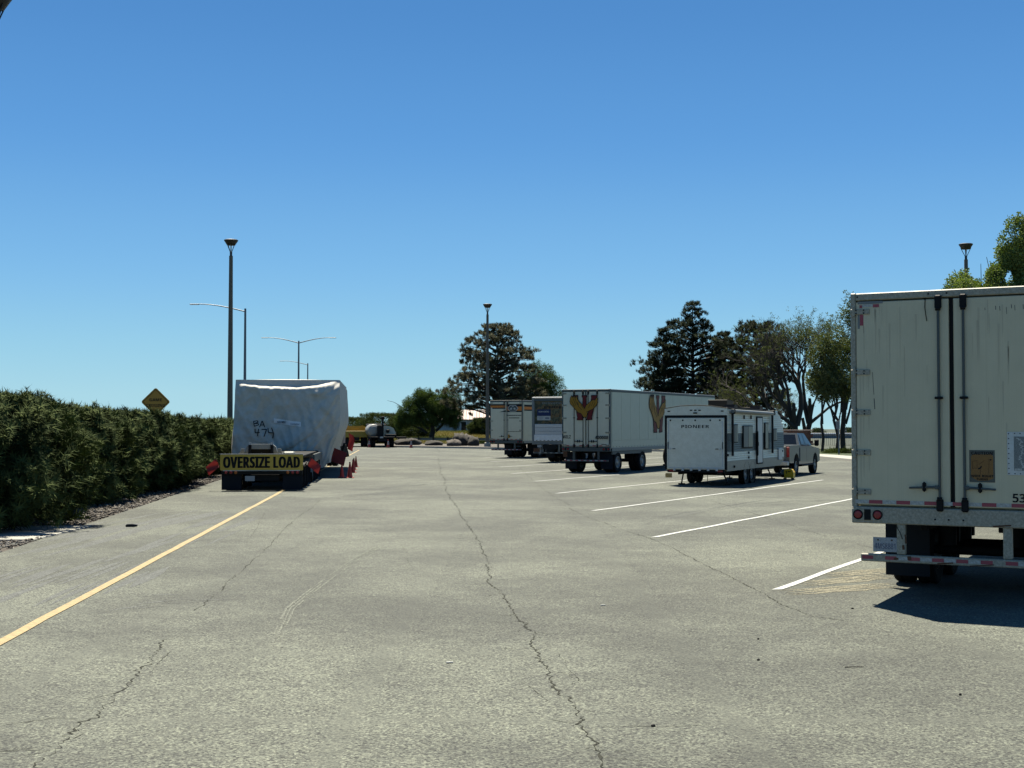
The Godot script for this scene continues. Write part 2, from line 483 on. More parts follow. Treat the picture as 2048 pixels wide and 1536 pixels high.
func build_ground() -> void:
	# one terrain sheet to the horizon
	var xs := []; var zs := []
	for v in [-6000, -2500, -1000, -400, -200, -120, -80, -60, -45, -30, -20, -12, -6, 0, 6, 14, 20, 26, 32, 38, 46, 56, 70, 90, 120, 170, 250, 400, 700, 1200, 2500, 6000]: xs.append(float(v))
	for v in [-400, -100, -30, 0, 20, 40, 60, 80, 100, 115, 128, 140, 155, 170, 180, 190, 200, 210, 220, 230, 240, 260, 300, 360, 450, 600, 800, 1100, 1600, 2500, 4000, 7000]: zs.append(float(v))
	var st := mb(true)
	for i in xs.size() - 1:
		for j in zs.size() - 1:
			face(st, [P(xs[i], zs[j], ground(xs[i], zs[j])), P(xs[i + 1], zs[j], ground(xs[i + 1], zs[j])), P(xs[i + 1], zs[j + 1], ground(xs[i + 1], zs[j + 1])), P(xs[i], zs[j + 1], ground(xs[i], zs[j + 1]))], Vector3.UP)
	var g := part("ground", st, M.soil, self)
	meta(g, "dry open ground stretching to the horizon", "", "", "structure")
	# asphalt
	var poly := PackedVector2Array()
	for p in [[-5.2, -25], [-9.4, 24.2], [-12.45, 56.3], [-16.6, 100], [-21.4, 146], [-30, 230], [-23.5, 230], [-18.4, 158], [-15.6, 143.5], [-11.5, 139.0], [-1.2, 129.5]]: poly.append(Vector2(p[0], p[1]))
	for z in [120.0, 117.0, 114.0, 110.0, 106.0, 102.0, 98.0, 93.5, 85.0, 72.0, 60.0]: poly.append(Vector2(kerb_x(z), z))
	poly.append(Vector2(24.0, -25))
	var at := mb(true)
	for i in Geometry2D.triangulate_polygon(poly).size() / 3:
		var t := Geometry2D.triangulate_polygon(poly)
		tri(at, P(poly[t[i * 3]].x, poly[t[i * 3]].y), P(poly[t[i * 3 + 1]].x, poly[t[i * 3 + 1]].y), P(poly[t[i * 3 + 2]].x, poly[t[i * 3 + 2]].y), Vector3.UP)
	var lot := part("parking_lot", at, M.asphalt, self)
	meta(lot, "gray cracked asphalt of the truck parking lot", "", "", "structure")
	# painted stalls: each stripe starts on the lane and runs off to the right
	var dir := Vector2(sin(deg_to_rad(28.6)), cos(deg_to_rad(28.6)))
	for e in [[4.55, 9.9, 22.0], [3.80, 19.0, 23.0], [2.99, 27.8, 23.0], [2.26, 36.4, 23.0], [1.55, 45.6, 24.0], [0.974, 55.3, 24.0], [0.0, 64.1, 24.0], [-0.62, 74.2, 24.0], [-1.35, 84.5, 22.0], [-2.0, 95.0, 18.0]]:
		var s := mb()
		var a := Vector2(e[0], e[1])
		var w := 0.125
		var n := Vector2(dir.y, -dir.x) * w * 0.5
		var pts := [a - n * 1.0 - dir * 0.05, a + n + dir * 0.06]
		rng.seed = int(e[1] * 10)
		var L := []; var R := []
		var k := int(e[2] / 0.5)
		for i in k + 1:
			var c: Vector2 = a + dir * e[2] * i / k
			var wob := 0.012 * sin(i * 0.8 + e[1])
			L.append(c - n * rng.randf_range(0.9, 1.06) + Vector2(wob, 0) - (dir * 0.10 if i == 0 else Vector2.ZERO))
			R.append(c + n * rng.randf_range(0.9, 1.06) + Vector2(wob, 0))
		for i in k: face(s, [P(L[i].x, L[i].y, 0.0082), P(R[i].x, R[i].y, 0.0082), P(R[i + 1].x, R[i + 1].y, 0.0082), P(L[i + 1].x, L[i + 1].y, 0.0082)], Vector3.UP)
		part("parking_line", s, M.line_white, lot)
	var yl := mb()
	rng.seed = 12
	var yp := []
	for i in 120:
		var z := 4.0 + i * 1.01
		yp.append(Vector2(-5.53 - 0.0799 * (z - 14.3) + rng.randfn() * 0.006, z))
	strip(yl, yp, 0.135, 0.0082)
	strip(yl, [yp[-1], yp[-1] + Vector2(-2.2, 7.0)], 0.12, 0.0084)
	part("yellow_line", yl, M.line_yellow, lot)
	# cracks, after the photograph
	rng.seed = 40
	var px := func(a: Array) -> Array:
		var r := []
		for i in range(0, a.size(), 2):
			var z: float = 2650.0 * 2.35 / (a[i + 1] - 850.0)
			r.append(Vector2((a[i] - 1024.0) * z / 2650.0, z))
		return r
	for c in [[[876, 915, 880, 940, 890, 970, 905, 1000, 930, 1042, 958, 1090, 975, 1130, 990, 1170, 1010, 1205, 1040, 1250, 1062, 1290, 1085, 1320, 1110, 1352, 1130, 1390, 1145, 1430, 1165, 1470, 1185, 1510, 1200, 1540], 0.034, 0.028, 0.10],
			[[1135, 1015, 1180, 1035, 1250, 1060, 1310, 1080, 1370, 1110, 1430, 1140, 1500, 1175, 1560, 1205, 1620, 1230, 1690, 1240], 0.026, 0.02, 0.04],
			[[1380, 990, 1450, 1008, 1520, 1030, 1600, 1058, 1680, 1080, 1760, 1100], 0.022, 0.02, 0.03],
			[[640, 1000, 600, 1035, 560, 1070, 525, 1105, 470, 1150, 430, 1190, 395, 1220], 0.020, 0.02, 0.04],
			[[530, 1025, 515, 1055, 495, 1085], 0.012, 0.01, 0.0],
			[[338, 1275, 300, 1305, 275, 1340, 240, 1375, 205, 1410, 165, 1440, 130, 1480, 95, 1520, 80, 1545], 0.026, 0.03, 0.09],
			[[165, 1435, 120, 1432, 60, 1440, 0, 1448], 0.014, 0.01, 0.0], [[105, 1497, 50, 1497, -10, 1500], 0.016, 0.01, 0.02],
			[[1195, 1450, 1260, 1448, 1330, 1449, 1420, 1444], 0.009, 0.008, 0.0],
			[[345, 1300, 320, 1330, 305, 1350], 0.010, 0.012, 0.05],
			[[1100, 1400, 1060, 1370, 1020, 1350], 0.008, 0.01, 0.05], [[1130, 1370, 1160, 1360, 1140, 1330, 1115, 1305], 0.007, 0.015, 0.1],
			[[800, 1085, 820, 1110, 815, 1140], 0.008, 0.012, 0.03], [[640, 945, 700, 935, 760, 928, 850, 930], 0.016, 0.02, 0.0],
			[[876, 940, 800, 938, 720, 942], 0.018, 0.02, 0.0], [[880, 905, 872, 895, 865, 893], 0.03, 0.02, 0.0],
			[[900, 945, 960, 942, 1020, 948], 0.02, 0.02, 0.0], [[1040, 935, 1060, 955, 1100, 990, 1150, 1015], 0.02, 0.02, 0.02]]:
		var cs := mb()
		crack(cs, px.call(c[0]), c[1], c[2], c[3])
		part("crack", cs, M.crack, lot)
	# dark rubbed patches and tyre arcs
	rng.seed = 47
	var lift := 0.0010
	for e in [[[60, 1110, 240, 1060, 430, 1020], 0.9, 26], [[10, 1210, 140, 1150, 300, 1095], 0.7, 22], [[300, 1110, 420, 1060, 520, 1020], 0.5, 8], [[240, 1210, 350, 1190, 450, 1195], 0.25, 8], [[600, 1002, 760, 985, 900, 975], 0.16, 9], [[640, 990, 800, 970, 960, 962], 0.14, 9], [[1250, 1050, 1400, 1020, 1560, 995], 0.16, 9], [[1180, 1000, 1380, 975, 1560, 972], 0.14, 9], [[1500, 1010, 1620, 1000, 1700, 1002], 0.18, 9]]:
		var pts: Array = px.call(e[0])
		for k in e[2]:
			var s := mb()
			var o := Vector2(rng.randfn() * e[1] * 0.8, rng.randfn() * e[1] * 2.0)
			var t0 := rng.randf_range(0.0, 0.6)
			var q := []
			for i in 9:
				var t := t0 + 0.4 * i / 8.0
				var p: Vector2 = pts[0].lerp(pts[1], t).lerp(pts[1].lerp(pts[2], t), t)
				q.append(p + o)
			var w: float = e[1] * rng.randf_range(0.10, 0.35)
			for i in 8:
				var d: Vector2 = (q[i + 1] - q[i]).normalized()
				var n := Vector2(-d.y, d.x)
				var wa := w * sin(PI * i / 8.0) * 0.5; var wb := w * sin(PI * (i + 1) / 8.0) * 0.5
				face(s, [P(q[i].x - n.x * wa, q[i].y - n.y * wa, lift), P(q[i].x + n.x * wa, q[i].y + n.y * wa, lift), P(q[i + 1].x + n.x * wb, q[i + 1].y + n.y * wb, lift), P(q[i + 1].x - n.x * wb, q[i + 1].y - n.y * wb, lift)], Vector3.UP)
			part("scuff", s, M.stain, lot)
			lift += 0.00002
	# pale arc where a tyre was dragged round
	var arc: Array = px.call([545, 1305, 552, 1262, 575, 1215, 612, 1185, 660, 1150, 710, 1115, 755, 1092])
	for k in 3:
		var s := mb()
		for i in arc.size() - 1:
			for j in 4:
				var pa: Vector2 = arc[i].lerp(arc[i + 1], j / 4.0); var pb: Vector2 = arc[i].lerp(arc[i + 1], (j + 1) / 4.0)
				if rng.randf() < 0.25: continue
				strip(s, [pa + Vector2(0.05 * k, 0), pb + Vector2(0.05 * k, 0)], rng.randf_range(0.015, 0.035), 0.0030 + 0.0002 * k)
		part("rub_mark", s, M.pale_rub, lot)
	for e in [[1560, 1185, 1680, 1172, 1800, 1168], [1640, 1150, 1740, 1140, 1800, 1138], [1590, 1168, 1700, 1156, 1790, 1150]]:
		var pts: Array = px.call(e)
		for k in 4:
			var s := mb()
			var q := []
			for i in 9: q.append(pts[0].lerp(pts[2], i / 8.0) + Vector2(0.04 * sin(i * 1.7 + k), (k - 1.5) * 0.16 + 0.03 * sin(i * 2.3 + k * 2.0)))
			for i in 8:
				var wa := 0.07 * sin(PI * i / 8.0); var wb := 0.07 * sin(PI * (i + 1) / 8.0)
				face(s, [P(q[i].x, q[i].y - wa, lift), P(q[i].x, q[i].y + wa, lift), P(q[i + 1].x, q[i + 1].y + wb, lift), P(q[i + 1].x, q[i + 1].y - wb, lift)], Vector3.UP)
			part("sand_streak", s, M.sand, lot)
			lift += 0.00002
	# planting bed along the hedge, sidewalk at its near end
	var bed := mb()
	var be := [[-9.4, 24.2], [-12.45, 56.3], [-16.6, 100], [-21.4, 146]]
	for i in 3:
		face(bed, [P(be[i][0] + 0.02, be[i][1], -0.012), P(be[i + 1][0] + 0.02, be[i + 1][1], -0.012), P(be[i + 1][0] - 7.0, be[i + 1][1], -0.012), P(be[i][0] - 7.0, be[i][1], -0.012)], Vector3.UP)
	face(bed, [P(-6.0, -10, -0.012), P(-9.38, 24.2, -0.012), P(-16.4, 24.2, -0.012), P(-14, -10, -0.012)], Vector3.UP)
	meta(part("planting_bed", bed, M.bed, self), "strip of bark and gravel under the hedge", "", "", "structure")
	var sw := mb()
	box(sw, P(-14.35, 28.95, -0.03), Vector3(9.2, 0.10, 3.7), 0.01)
	var swn := part("sidewalk", sw, M.concrete, self)
	meta(swn, "concrete walk crossing the hedge bed at the left edge", "", "", "structure")
	# pebbles and bark chips
	rng.seed = 64
	var peb := mb()
	lathe(peb, [Vector2(0, 0), Vector2(0.03, 0.008), Vector2(0.024, 0.026), Vector2(0, 0.034)], 6, Transform3D.IDENTITY, false)
	peb.generate_normals()
	var xfs := []; var cols := []
	for k in 9000:
		var z := rng.randf_range(18.0, 62.0)
		var ex := -9.4 - (z - 24.2) * 0.095
		var x := ex - pow(rng.randf(), 1.4) * 4.0 - 0.03
		if absf(z - 28.95) < 1.9 and x < -9.9: continue
		xfs.append(Transform3D(rand_basis(rng.randf_range(0.4, 1.5)), P(x, z, rng.randf_range(-0.01, 0.01))))
		var c := rng.randf()
		cols.append(Color(0.045, 0.038, 0.030).lerp(Color(0.20, 0.185, 0.16), c * c * c))
	var gm := mat("pebbles", 1, 1, 1, 0.9)
	gm.vertex_color_use_as_albedo = true
	meta(clumps("gravel", peb.commit(), gm, xfs, cols, self), "loose stones and bark chips between hedge and asphalt", "gravel", "", "stuff")
	# kerb and sidewalk round the far side and right
	var kp := [Vector2(-18.4, 158), Vector2(-15.6, 143.5), Vector2(-11.5, 139.0), Vector2(-1.2, 129.5)]
	for z in [120.0, 117.0, 114.0, 110.0, 106.0, 102.0, 98.0, 93.5, 85.0, 72.0, 60.0, 30.0, 0.0]: kp.append(Vector2(kerb_x(z), z))
	var ks := mb(); var ws := mb()
	for i in kp.size() - 1:
		var d: Vector2 = (kp[i + 1] - kp[i]).normalized()
		var d0: Vector2 = (kp[i] - kp[maxi(i - 1, 0)]).normalized() if i > 0 else d
		var d2: Vector2 = (kp[mini(i + 2, kp.size() - 1)] - kp[i + 1]).normalized() if i < kp.size() - 2 else d
		var na := -Vector2(d.y + d0.y, -d.x - d0.x).normalized() * -1.0
		var nb := -Vector2(d.y + d2.y, -d.x - d2.x).normalized() * -1.0
		# n points away from the lot (left of travel)
		na = Vector2(-(d.y + d0.y), d.x + d0.x).normalized()
		nb = Vector2(-(d.y + d2.y), d.x + d2.x).normalized()
		var a: Vector2 = kp[i]; var b: Vector2 = kp[i + 1]
		var far := 0.16
		face(ks, [P(a.x, a.y, 0.0), P(b.x, b.y, 0.0), P(b.x + nb.x * 0.03, b.y + nb.y * 0.03, 0.15), P(a.x + na.x * 0.03, a.y + na.y * 0.03, 0.15)], -Vector3(na.x, 0, -na.y))
		face(ks, [P(a.x + na.x * 0.03, a.y + na.y * 0.03, 0.15), P(b.x + nb.x * 0.03, b.y + nb.y * 0.03, 0.15), P(b.x + nb.x * far, b.y + nb.y * far, 0.15), P(a.x + na.x * far, a.y + na.y * far, 0.15)], Vector3.UP)
		var deep := 2.6 if i > 4 else 0.0
		if deep > 0.0:
			face(ws, [P(a.x + na.x * far, a.y + na.y * far, 0.145), P(b.x + nb.x * far, b.y + nb.y * far, 0.145), P(b.x + nb.x * deep, b.y + nb.y * deep, 0.145), P(a.x + na.x * deep, a.y + na.y * deep, 0.145)], Vector3.UP)
			face(ws, [P(a.x + na.x * deep, a.y + na.y * deep, 0.145), P(b.x + nb.x * deep, b.y + nb.y * deep, 0.145), P(b.x + nb.x * deep, b.y + nb.y * deep, -0.1), P(a.x + na.x * deep, a.y + na.y * deep, -0.1)], Vector3(na.x, 0, -na.y))
	meta(part("kerb", ks, M.kerb, self), "pale concrete kerb round the far edge of the lot", "", "", "structure")
	meta(part("sidewalk", ws, M.concrete, self), "pale concrete sidewalk curving along the lot's right edge", "", "", "structure")
	# gravel island behind the far kerb, mown lawn on the right
	var isl := PackedVector2Array([Vector2(-18.2, 158), Vector2(-15.4, 143.8), Vector2(-11.4, 139.3), Vector2(-1.0, 129.8), Vector2(9.0, 121.5), Vector2(14.0, 121.0), Vector2(10.0, 150.0), Vector2(-6.0, 156.0)])
	var it := Geometry2D.triangulate_polygon(isl)
	var ist := mb()
	for i in range(0, it.size(), 3): tri(ist, P(isl[it[i]].x, isl[it[i]].y, 0.12), P(isl[it[i + 1]].x, isl[it[i + 1]].y, 0.12), P(isl[it[i + 2]].x, isl[it[i + 2]].y, 0.12), Vector3.UP)
	meta(part("island", ist, M.gravel, self), "gravel island with boulders behind the far kerb", "", "", "structure")
	var lw := mb()
	var zz := [60.0, 72.0, 85.0, 93.5, 98.0, 102.0, 106.0, 110.0, 114.0, 117.0, 120.0]
	for i in zz.size() - 1:
		face(lw, [P(kerb_x(zz[i]) + 2.5, zz[i], 0.10), P(kerb_x(zz[i + 1]) + 2.5, zz[i + 1], 0.10), P(46, zz[i + 1], 0.05), P(46, zz[i], 0.05)], Vector3.UP)
	face(lw, [P(kerb_x(120) + 2.5, 120, 0.10), P(14, 132, 0.0), P(46, 130, -0.1), P(46, 120, 0.05)], Vector3.UP)
	meta(part("lawn", lw, M.lawn, self), "mown grass beyond the right hand sidewalk", "", "", "structure")

# ---------------------------------------------------------------- wheels
func tyre_mesh(r: float, w: float, rim_r: float) -> Array:
	var key := "%.2f %.2f" % [r, w]
	if wheel_cache.has(key): return wheel_cache[key]
	var xf := Transform3D(Basis(Vector3(0, 0, 1), -PI / 2), Vector3.ZERO)   # turned about x
	var st := mb()
	var h := w / 2
	lathe(st, [Vector2(rim_r, -h * 0.8), Vector2(r * 0.86, -h), Vector2(r * 0.96, -h * 0.92), Vector2(r, -h * 0.7), Vector2(r, -h * 0.18), Vector2(r * 0.975, -h * 0.12), Vector2(r * 0.975, h * 0.12), Vector2(r, h * 0.18), Vector2(r, h * 0.7), Vector2(r * 0.96, h * 0.92), Vector2(r * 0.86, h), Vector2(rim_r, h * 0.8)], 28, xf)
	st.generate_normals()
	var rt := mb()
	lathe(rt, [Vector2(rim_r, -h * 0.8), Vector2(rim_r * 1.02, h * 0.8), Vector2(rim_r * 0.92, h * 0.84), Vector2(rim_r * 0.88, h * 0.5), Vector2(rim_r * 0.62, h * 0.25), Vector2(rim_r * 0.45, h * 0.55), Vector2(rim_r * 0.3, h * 0.8), Vector2(0.0, h * 0.85)], 24, xf)
	for k in 8:
		var a := TAU * k / 8
		var p := Vector3(0, cos(a) * rim_r * 0.66, sin(a) * rim_r * 0.66)
		cyl(rt, p + Vector3(h * 0.2, 0, 0), p + Vector3(h * 0.5, 0, 0), rim_r * 0.07, rim_r * 0.06, 6)
	rt.generate_normals()
	wheel_cache[key] = [st.commit(), rt.commit()]
	return wheel_cache[key]

func wheel(parent: Node, at: Vector3, side: float, r := 0.51, w := 0.28, rim_r := 0.29, rim := "rim") -> MeshInstance3D:
	var m := tyre_mesh(r, w, rim_r)
	var o := put("wheel", m[0], M.rubber, parent)
	o.position = at
	if side < 0: o.rotation.y = PI
	put("rim", m[1], M[rim], o)
	return o

func axle_set(parent: Node, t: float, track := 1.02, dual := true) -> void:
	pcyl("axle", Vector3(-track - 0.1, 0.51, -t), Vector3(track + 0.1, 0.51, -t), 0.07, M.chassis, parent, 8)
	for s in [-1.0, 1.0]:
		wheel(parent, Vector3(s * (track + 0.12), 0.51, -t), s)
		if dual: wheel(parent, Vector3(s * (track - 0.22), 0.51, -t), s)

# ---------------------------------------------------------------- semi trailers; origin under the middle of the rear face, forward is -z
func semi_trailer(o: Node3D, d: Dictionary) -> void:
	var L: float = d.get("length", 16.15)
	var top: float = d.get("height", 4.11)
	var near: bool = d.get("near", false)
	var fr: Material = M[d.get("frame", "frame_dark")]
	var skin: Material = M[d.get("skin", "white_panel")]
	var door_m: Material = M[d.get("door", "white_door")]
	var W := 2.59
	pbox("body", Vector3(0, (1.2 + top - 0.05) / 2, -(L + 0.12) / 2), Vector3(W - 0.06, top - 0.05 - 1.2, L - 0.16), skin, o)
	# outer skin panels of the sides, joints between them
	var n := int(L / 1.22)
	var pw := (L - 0.3) / n
	for s in [-1.0, 1.0]:
		var st := mb()
		box(st, Vector3.ZERO, Vector3(0.02, top - 1.72, pw - 0.014), 0.004)
		st.generate_normals()
		var mesh := st.commit()
		for k in n:
			var q := put("side_panel", mesh, skin, o)
			q.position = Vector3(s * (W / 2 - 0.02), 1.6 + (top - 1.72) / 2, -0.24 - pw * (k + 0.5))
		pbox("kick_panel", Vector3(s * (W / 2 - 0.022), 1.41, -L / 2 - 0.05), Vector3(0.02, 0.36, L - 0.4), skin, o, 0.004)
		pbox("bottom_rail", Vector3(s * (W / 2 - 0.012), 1.15, -L / 2 - 0.05), Vector3(0.03, 0.17, L - 0.36), M.frame_white if d.get("pale_rail", false) else M.gray_trim, o, 0.006)
		pbox("top_rail", Vector3(s * (W / 2 - 0.012), top - 0.08, -L / 2 - 0.05), Vector3(0.03, 0.13, L - 0.3), M.frame_dark if not near else M.frame_white, o, 0.006)
		var rv := mb()
		for k in int(L / 0.40):
			cyl(rv, Vector3(s * (W / 2 - 0.014), 1.28, -0.4 - k * 0.40), Vector3(s * (W / 2 + 0.012), 1.28, -0.4 - k * 0.40), 0.022, 0.016, 6)
		stuff(part("rivet", rv, M.gray_trim, o))
	# roof sheet and floor beams
	pbox("roof", Vector3(0, top - 0.03, -L / 2), Vector3(W - 0.04, 0.05, L - 0.1), M.alu, o, 0.01)
	var cb := mb()
	for k in int(L / 0.5):
		box(cb, Vector3(0, 1.14, -0.6 - k * 0.5), Vector3(W - 0.12, 0.10, 0.06))
	stuff(part("crossmember", cb, M.chassis, o))
	# rear frame
	for s in [-1.0, 1.0]:
		pbox("corner_post", Vector3(s * (W / 2 - 0.035), 1.2 + (top - 1.2) / 2, -0.05), Vector3(0.07, top - 1.2, 0.12), fr, o, 0.012)
	pbox("header", Vector3(0, top - 0.055, -0.05), Vector3(W - 0.14, 0.10, 0.13), fr, o, 0.012)
	var sill_b := 1.05
	pbox("rear_sill", Vector3(0, (sill_b + 1.27) / 2, -0.05), Vector3(W - 0.002, 1.27 - sill_b, 0.14), fr, o, 0.012)
	pbox("door_seal", Vector3(0, (1.29 + top - 0.12) / 2, -0.055), Vector3(W - 0.15, top - 0.12 - 1.29, 0.05), M.black, o)
	# doors
	var db := 1.295
	var dt := top - 0.125
	for s in [-1.0, 1.0]:
		var dw := W / 2 - 0.075 - 0.028
		var cx: float = s * (0.028 + dw / 2)
		var dr := pbox("door", Vector3(cx, (db + dt) / 2, -0.012), Vector3(dw, dt - db, 0.045), door_m, o, 0.008)
		var dc := Vector3(cx, (db + dt) / 2, -0.012)
		for hy in d.get("hinges", [3.856, 3.05, 2.517, 1.986, 1.465]):
			var st := mb()
			var hx: float = s * (W / 2 - 0.13)
			box(st, Vector3(hx, hy, 0.02) - dc, Vector3(0.25, 0.072, 0.02), 0.004)
			cyl(st, Vector3(s * (W / 2 - 0.045), hy - 0.06, 0.022) - dc, Vector3(s * (W / 2 - 0.045), hy + 0.06, 0.022) - dc, 0.02, 0.02, 8)
			part("hinge", st, M.frame_white, dr)
			var bt := mb()
			for bx in [-0.08, 0.02]:
				for by in [-0.02, 0.02]:
					cyl(bt, Vector3(hx - s * bx - s * 0.03, hy + by, 0.028) - dc, Vector3(hx - s * bx - s * 0.03, hy + by, 0.038) - dc, 0.011, 0.009, 6)
			part("bolt", bt, M.black, dr)
		for rx in d.get("rods", [0.155]):
			var x: float = s * rx
			var st := mb()
			cyl(st, Vector3(x, db + 0.02, 0.04) - dc, Vector3(x, dt - 0.02, 0.04) - dc, 0.017, 0.017, 10)
			part("lock_rod", st, M.rod, dr)
			var cm := mb()
			for e in [[dt + 0.05, dt - 0.13], [db - 0.06, db + 0.10]]:
				box(cm, Vector3(x, (e[0] + e[1]) / 2, 0.035) - dc, Vector3(0.085, absf(e[0] - e[1]), 0.055), 0.015)
				cyl(cm, Vector3(x - 0.03, e[1], 0.05) - dc, Vector3(x + 0.03, e[1], 0.05) - dc, 0.026, 0.026, 8)
			box(cm, Vector3(x, lerpf(db, dt, 0.5) + 0.06, 0.04) - dc, Vector3(0.10, 0.032, 0.05), 0.006)
			part("rod_bracket", cm, M.black, dr)
			var hy2: float = 1.545
			var hd := mb()
			var hs: float = s if absf(rx) < 0.3 else -s
			if d.get("handles_in", false): hs = s
			tube(hd, [Vector3(x, hy2 + 0.005, 0.05) - dc, Vector3(x + hs * 0.12, hy2, 0.062) - dc, Vector3(x + hs * 0.38, hy2 - 0.012, 0.06) - dc], 0.018, 0.013, 8)
			box(hd, Vector3(x + hs * 0.035, hy2, 0.055) - dc, Vector3(0.05, 0.05, 0.03), 0.006)
			part("handle", hd, M.rod, dr)
			var kp := mb()
			box(kp, Vector3(x + hs * 0.19, hy2 + 0.005, 0.058) - dc, Vector3(0.05, 0.13, 0.05), 0.02)
			part("handle_catch", kp, M.black, dr)
	# conspicuity tape along the door bottoms
	for k in 14:
		var seg := 0.178
		var tx := -1.246 + 0.178 * 0.5 + k * seg
		if absf(tx) < 0.035: continue
		pbox("reflective_tape", Vector3(tx, 1.335, 0.0125), Vector3(seg - 0.003, 0.048, 0.004), M.red_tape if k % 2 == 1 else M.white_tape, o)
	# lamps in the sill
	for s in [-1.0, 1.0]:
		pbox("lamp_plate", Vector3(s * 1.09, 1.165, 0.021), Vector3(0.40, 0.16, 0.012), fr, o, 0.004)
		for lx in [1.21, 0.955]:
			var st := mb()
			lathe(st, [Vector2(0.0, 0.012), Vector2(0.04, 0.010), Vector2(0.052, 0.0)], 18, Transform3D(Basis(Vector3.RIGHT, PI / 2), Vector3(s * lx, 1.165, 0.028)))
			var lp := part("tail_light", st, M.red_lens, o)
			var rg := mb()
			lathe(rg, [Vector2(0.052, 0.004), Vector2(0.066, 0.004), Vector2(0.068, -0.004)], 18, Transform3D(Basis(Vector3.RIGHT, PI / 2), Vector3(s * lx, 1.165, 0.028)))
			part("lamp_ring", rg, M.black, lp)
		pbox("lamp_socket", Vector3(s * 1.085, 1.165, 0.029), Vector3(0.085, 0.14, 0.012), M.black, o)
	# underride guard
	var gw: float = d.get("guard", 2.36)
	pbox("underride_guard", Vector3(0, 0.60, -0.03), Vector3(gw, 0.10, 0.09), M.frame_white if near else fr, o, 0.01)
	for s in [-1.0, 1.0]:
		pbox("guard_post", Vector3(s * 0.66, 0.855, -0.045), Vector3(0.11, 0.40, 0.08), M.frame_white if near else fr, o, 0.008)
	for k in int(gw / 0.15):
		var tx2 := -gw / 2 + 0.09 + k * 0.15
		if near and (k % 4 in [1, 3] and (k * 7) % 5 == 2): continue
		pbox("guard_tape", Vector3(tx2, 0.605, 0.017), Vector3(0.145, 0.046, 0.004), M.red_tape if k % 2 == 0 else M.white_tape, o)
	# running gear
	for s in [-1.0, 1.0]:
		pbox("slider_rail", Vector3(s * 0.5, 1.02, -3.4), Vector3(0.10, 0.18, 5.4), M.chassis, o, 0.01)
	for t in d.get("axles", [2.65, 3.95]):
		axle_set(o, t)
		for s in [-1.0, 1.0]:
			pbox("spring_hanger", Vector3(s * 0.5, 0.80, -t - 0.5), Vector3(0.09, 0.42, 0.12), M.chassis, o)
			pcyl("air_bag", Vector3(s * 0.5, 0.60, -t + 0.25), Vector3(s * 0.5, 0.92, -t + 0.25), 0.13, M.chassis, o, 10)
	var fl: float = d.get("flap", 1.75)
	for s in [-1.0, 1.0]:
		pbox("mud_flap", Vector3(s * 0.96, 0.60, -fl), Vector3(0.62, 0.84, 0.012), M.mudflap, o)
	for s in [-1.0, 1.0]:
		pbox("landing_leg", Vector3(s * 0.75, 0.62, -L + 2.9), Vector3(0.14, 1.1, 0.14), M.chassis, o, 0.01)
		pbox("landing_foot", Vector3(s * 0.75, 0.04, -L + 2.9), Vector3(0.3, 0.08, 0.3), M.chassis, o, 0.01)
	pbox("landing_brace", Vector3(0, 0.75, -L + 2.9), Vector3(1.36, 0.07, 0.05), M.chassis, o)

# a plain low tractor in front of a trailer, seen only in glimpses
func tractor(o: Node3D, z0: float, paint: Material) -> void:
	for s in [-1.0, 1.0]:
		pbox("frame_rail", Vector3(s * 0.42, 0.85, z0 - 2.2), Vector3(0.09, 0.26, 6.6), M.chassis, o)
	for t in [0.0, 1.32]: axle_set(o, -z0 + t - 1.0 + 1.0)
	var cab := mb()
	extr(cab, pv([0, 0.75, 0, 2.9, -0.5, 3.0, -1.75, 2.95, -2.15, 2.1, -3.5, 1.85, -3.75, 1.5, -3.75, 0.7]), 2.2, Transform3D(Basis(Vector3(0, 0, 1), Vector3(0, 1, 0), Vector3(-1, 0, 0)), Vector3(1.1, 0, z0 - 2.4)))
	part("cab", cab, paint, o)
	pbox("windshield", Vector3(0, 2.5, z0 - 4.40), Vector3(1.9, 0.7, 0.03), M.glass_dark, o, 0.0, Basis(Vector3.RIGHT, 0.44))
	for s in [-1.0, 1.0]:
		pbox("side_window", Vector3(s * 1.105, 2.45, z0 - 3.5), Vector3(0.02, 0.6, 0.8), M.glass_dark, o)
		wheel(o, Vector3(s * 1.02, 0.51, z0 - 5.2), s)
		pcyl("fuel_tank", Vector3(s * 0.95, 0.72, z0 - 2.2), Vector3(s * 0.95, 0.72, z0 - 3.6), 0.3, M.alu, o, 14)

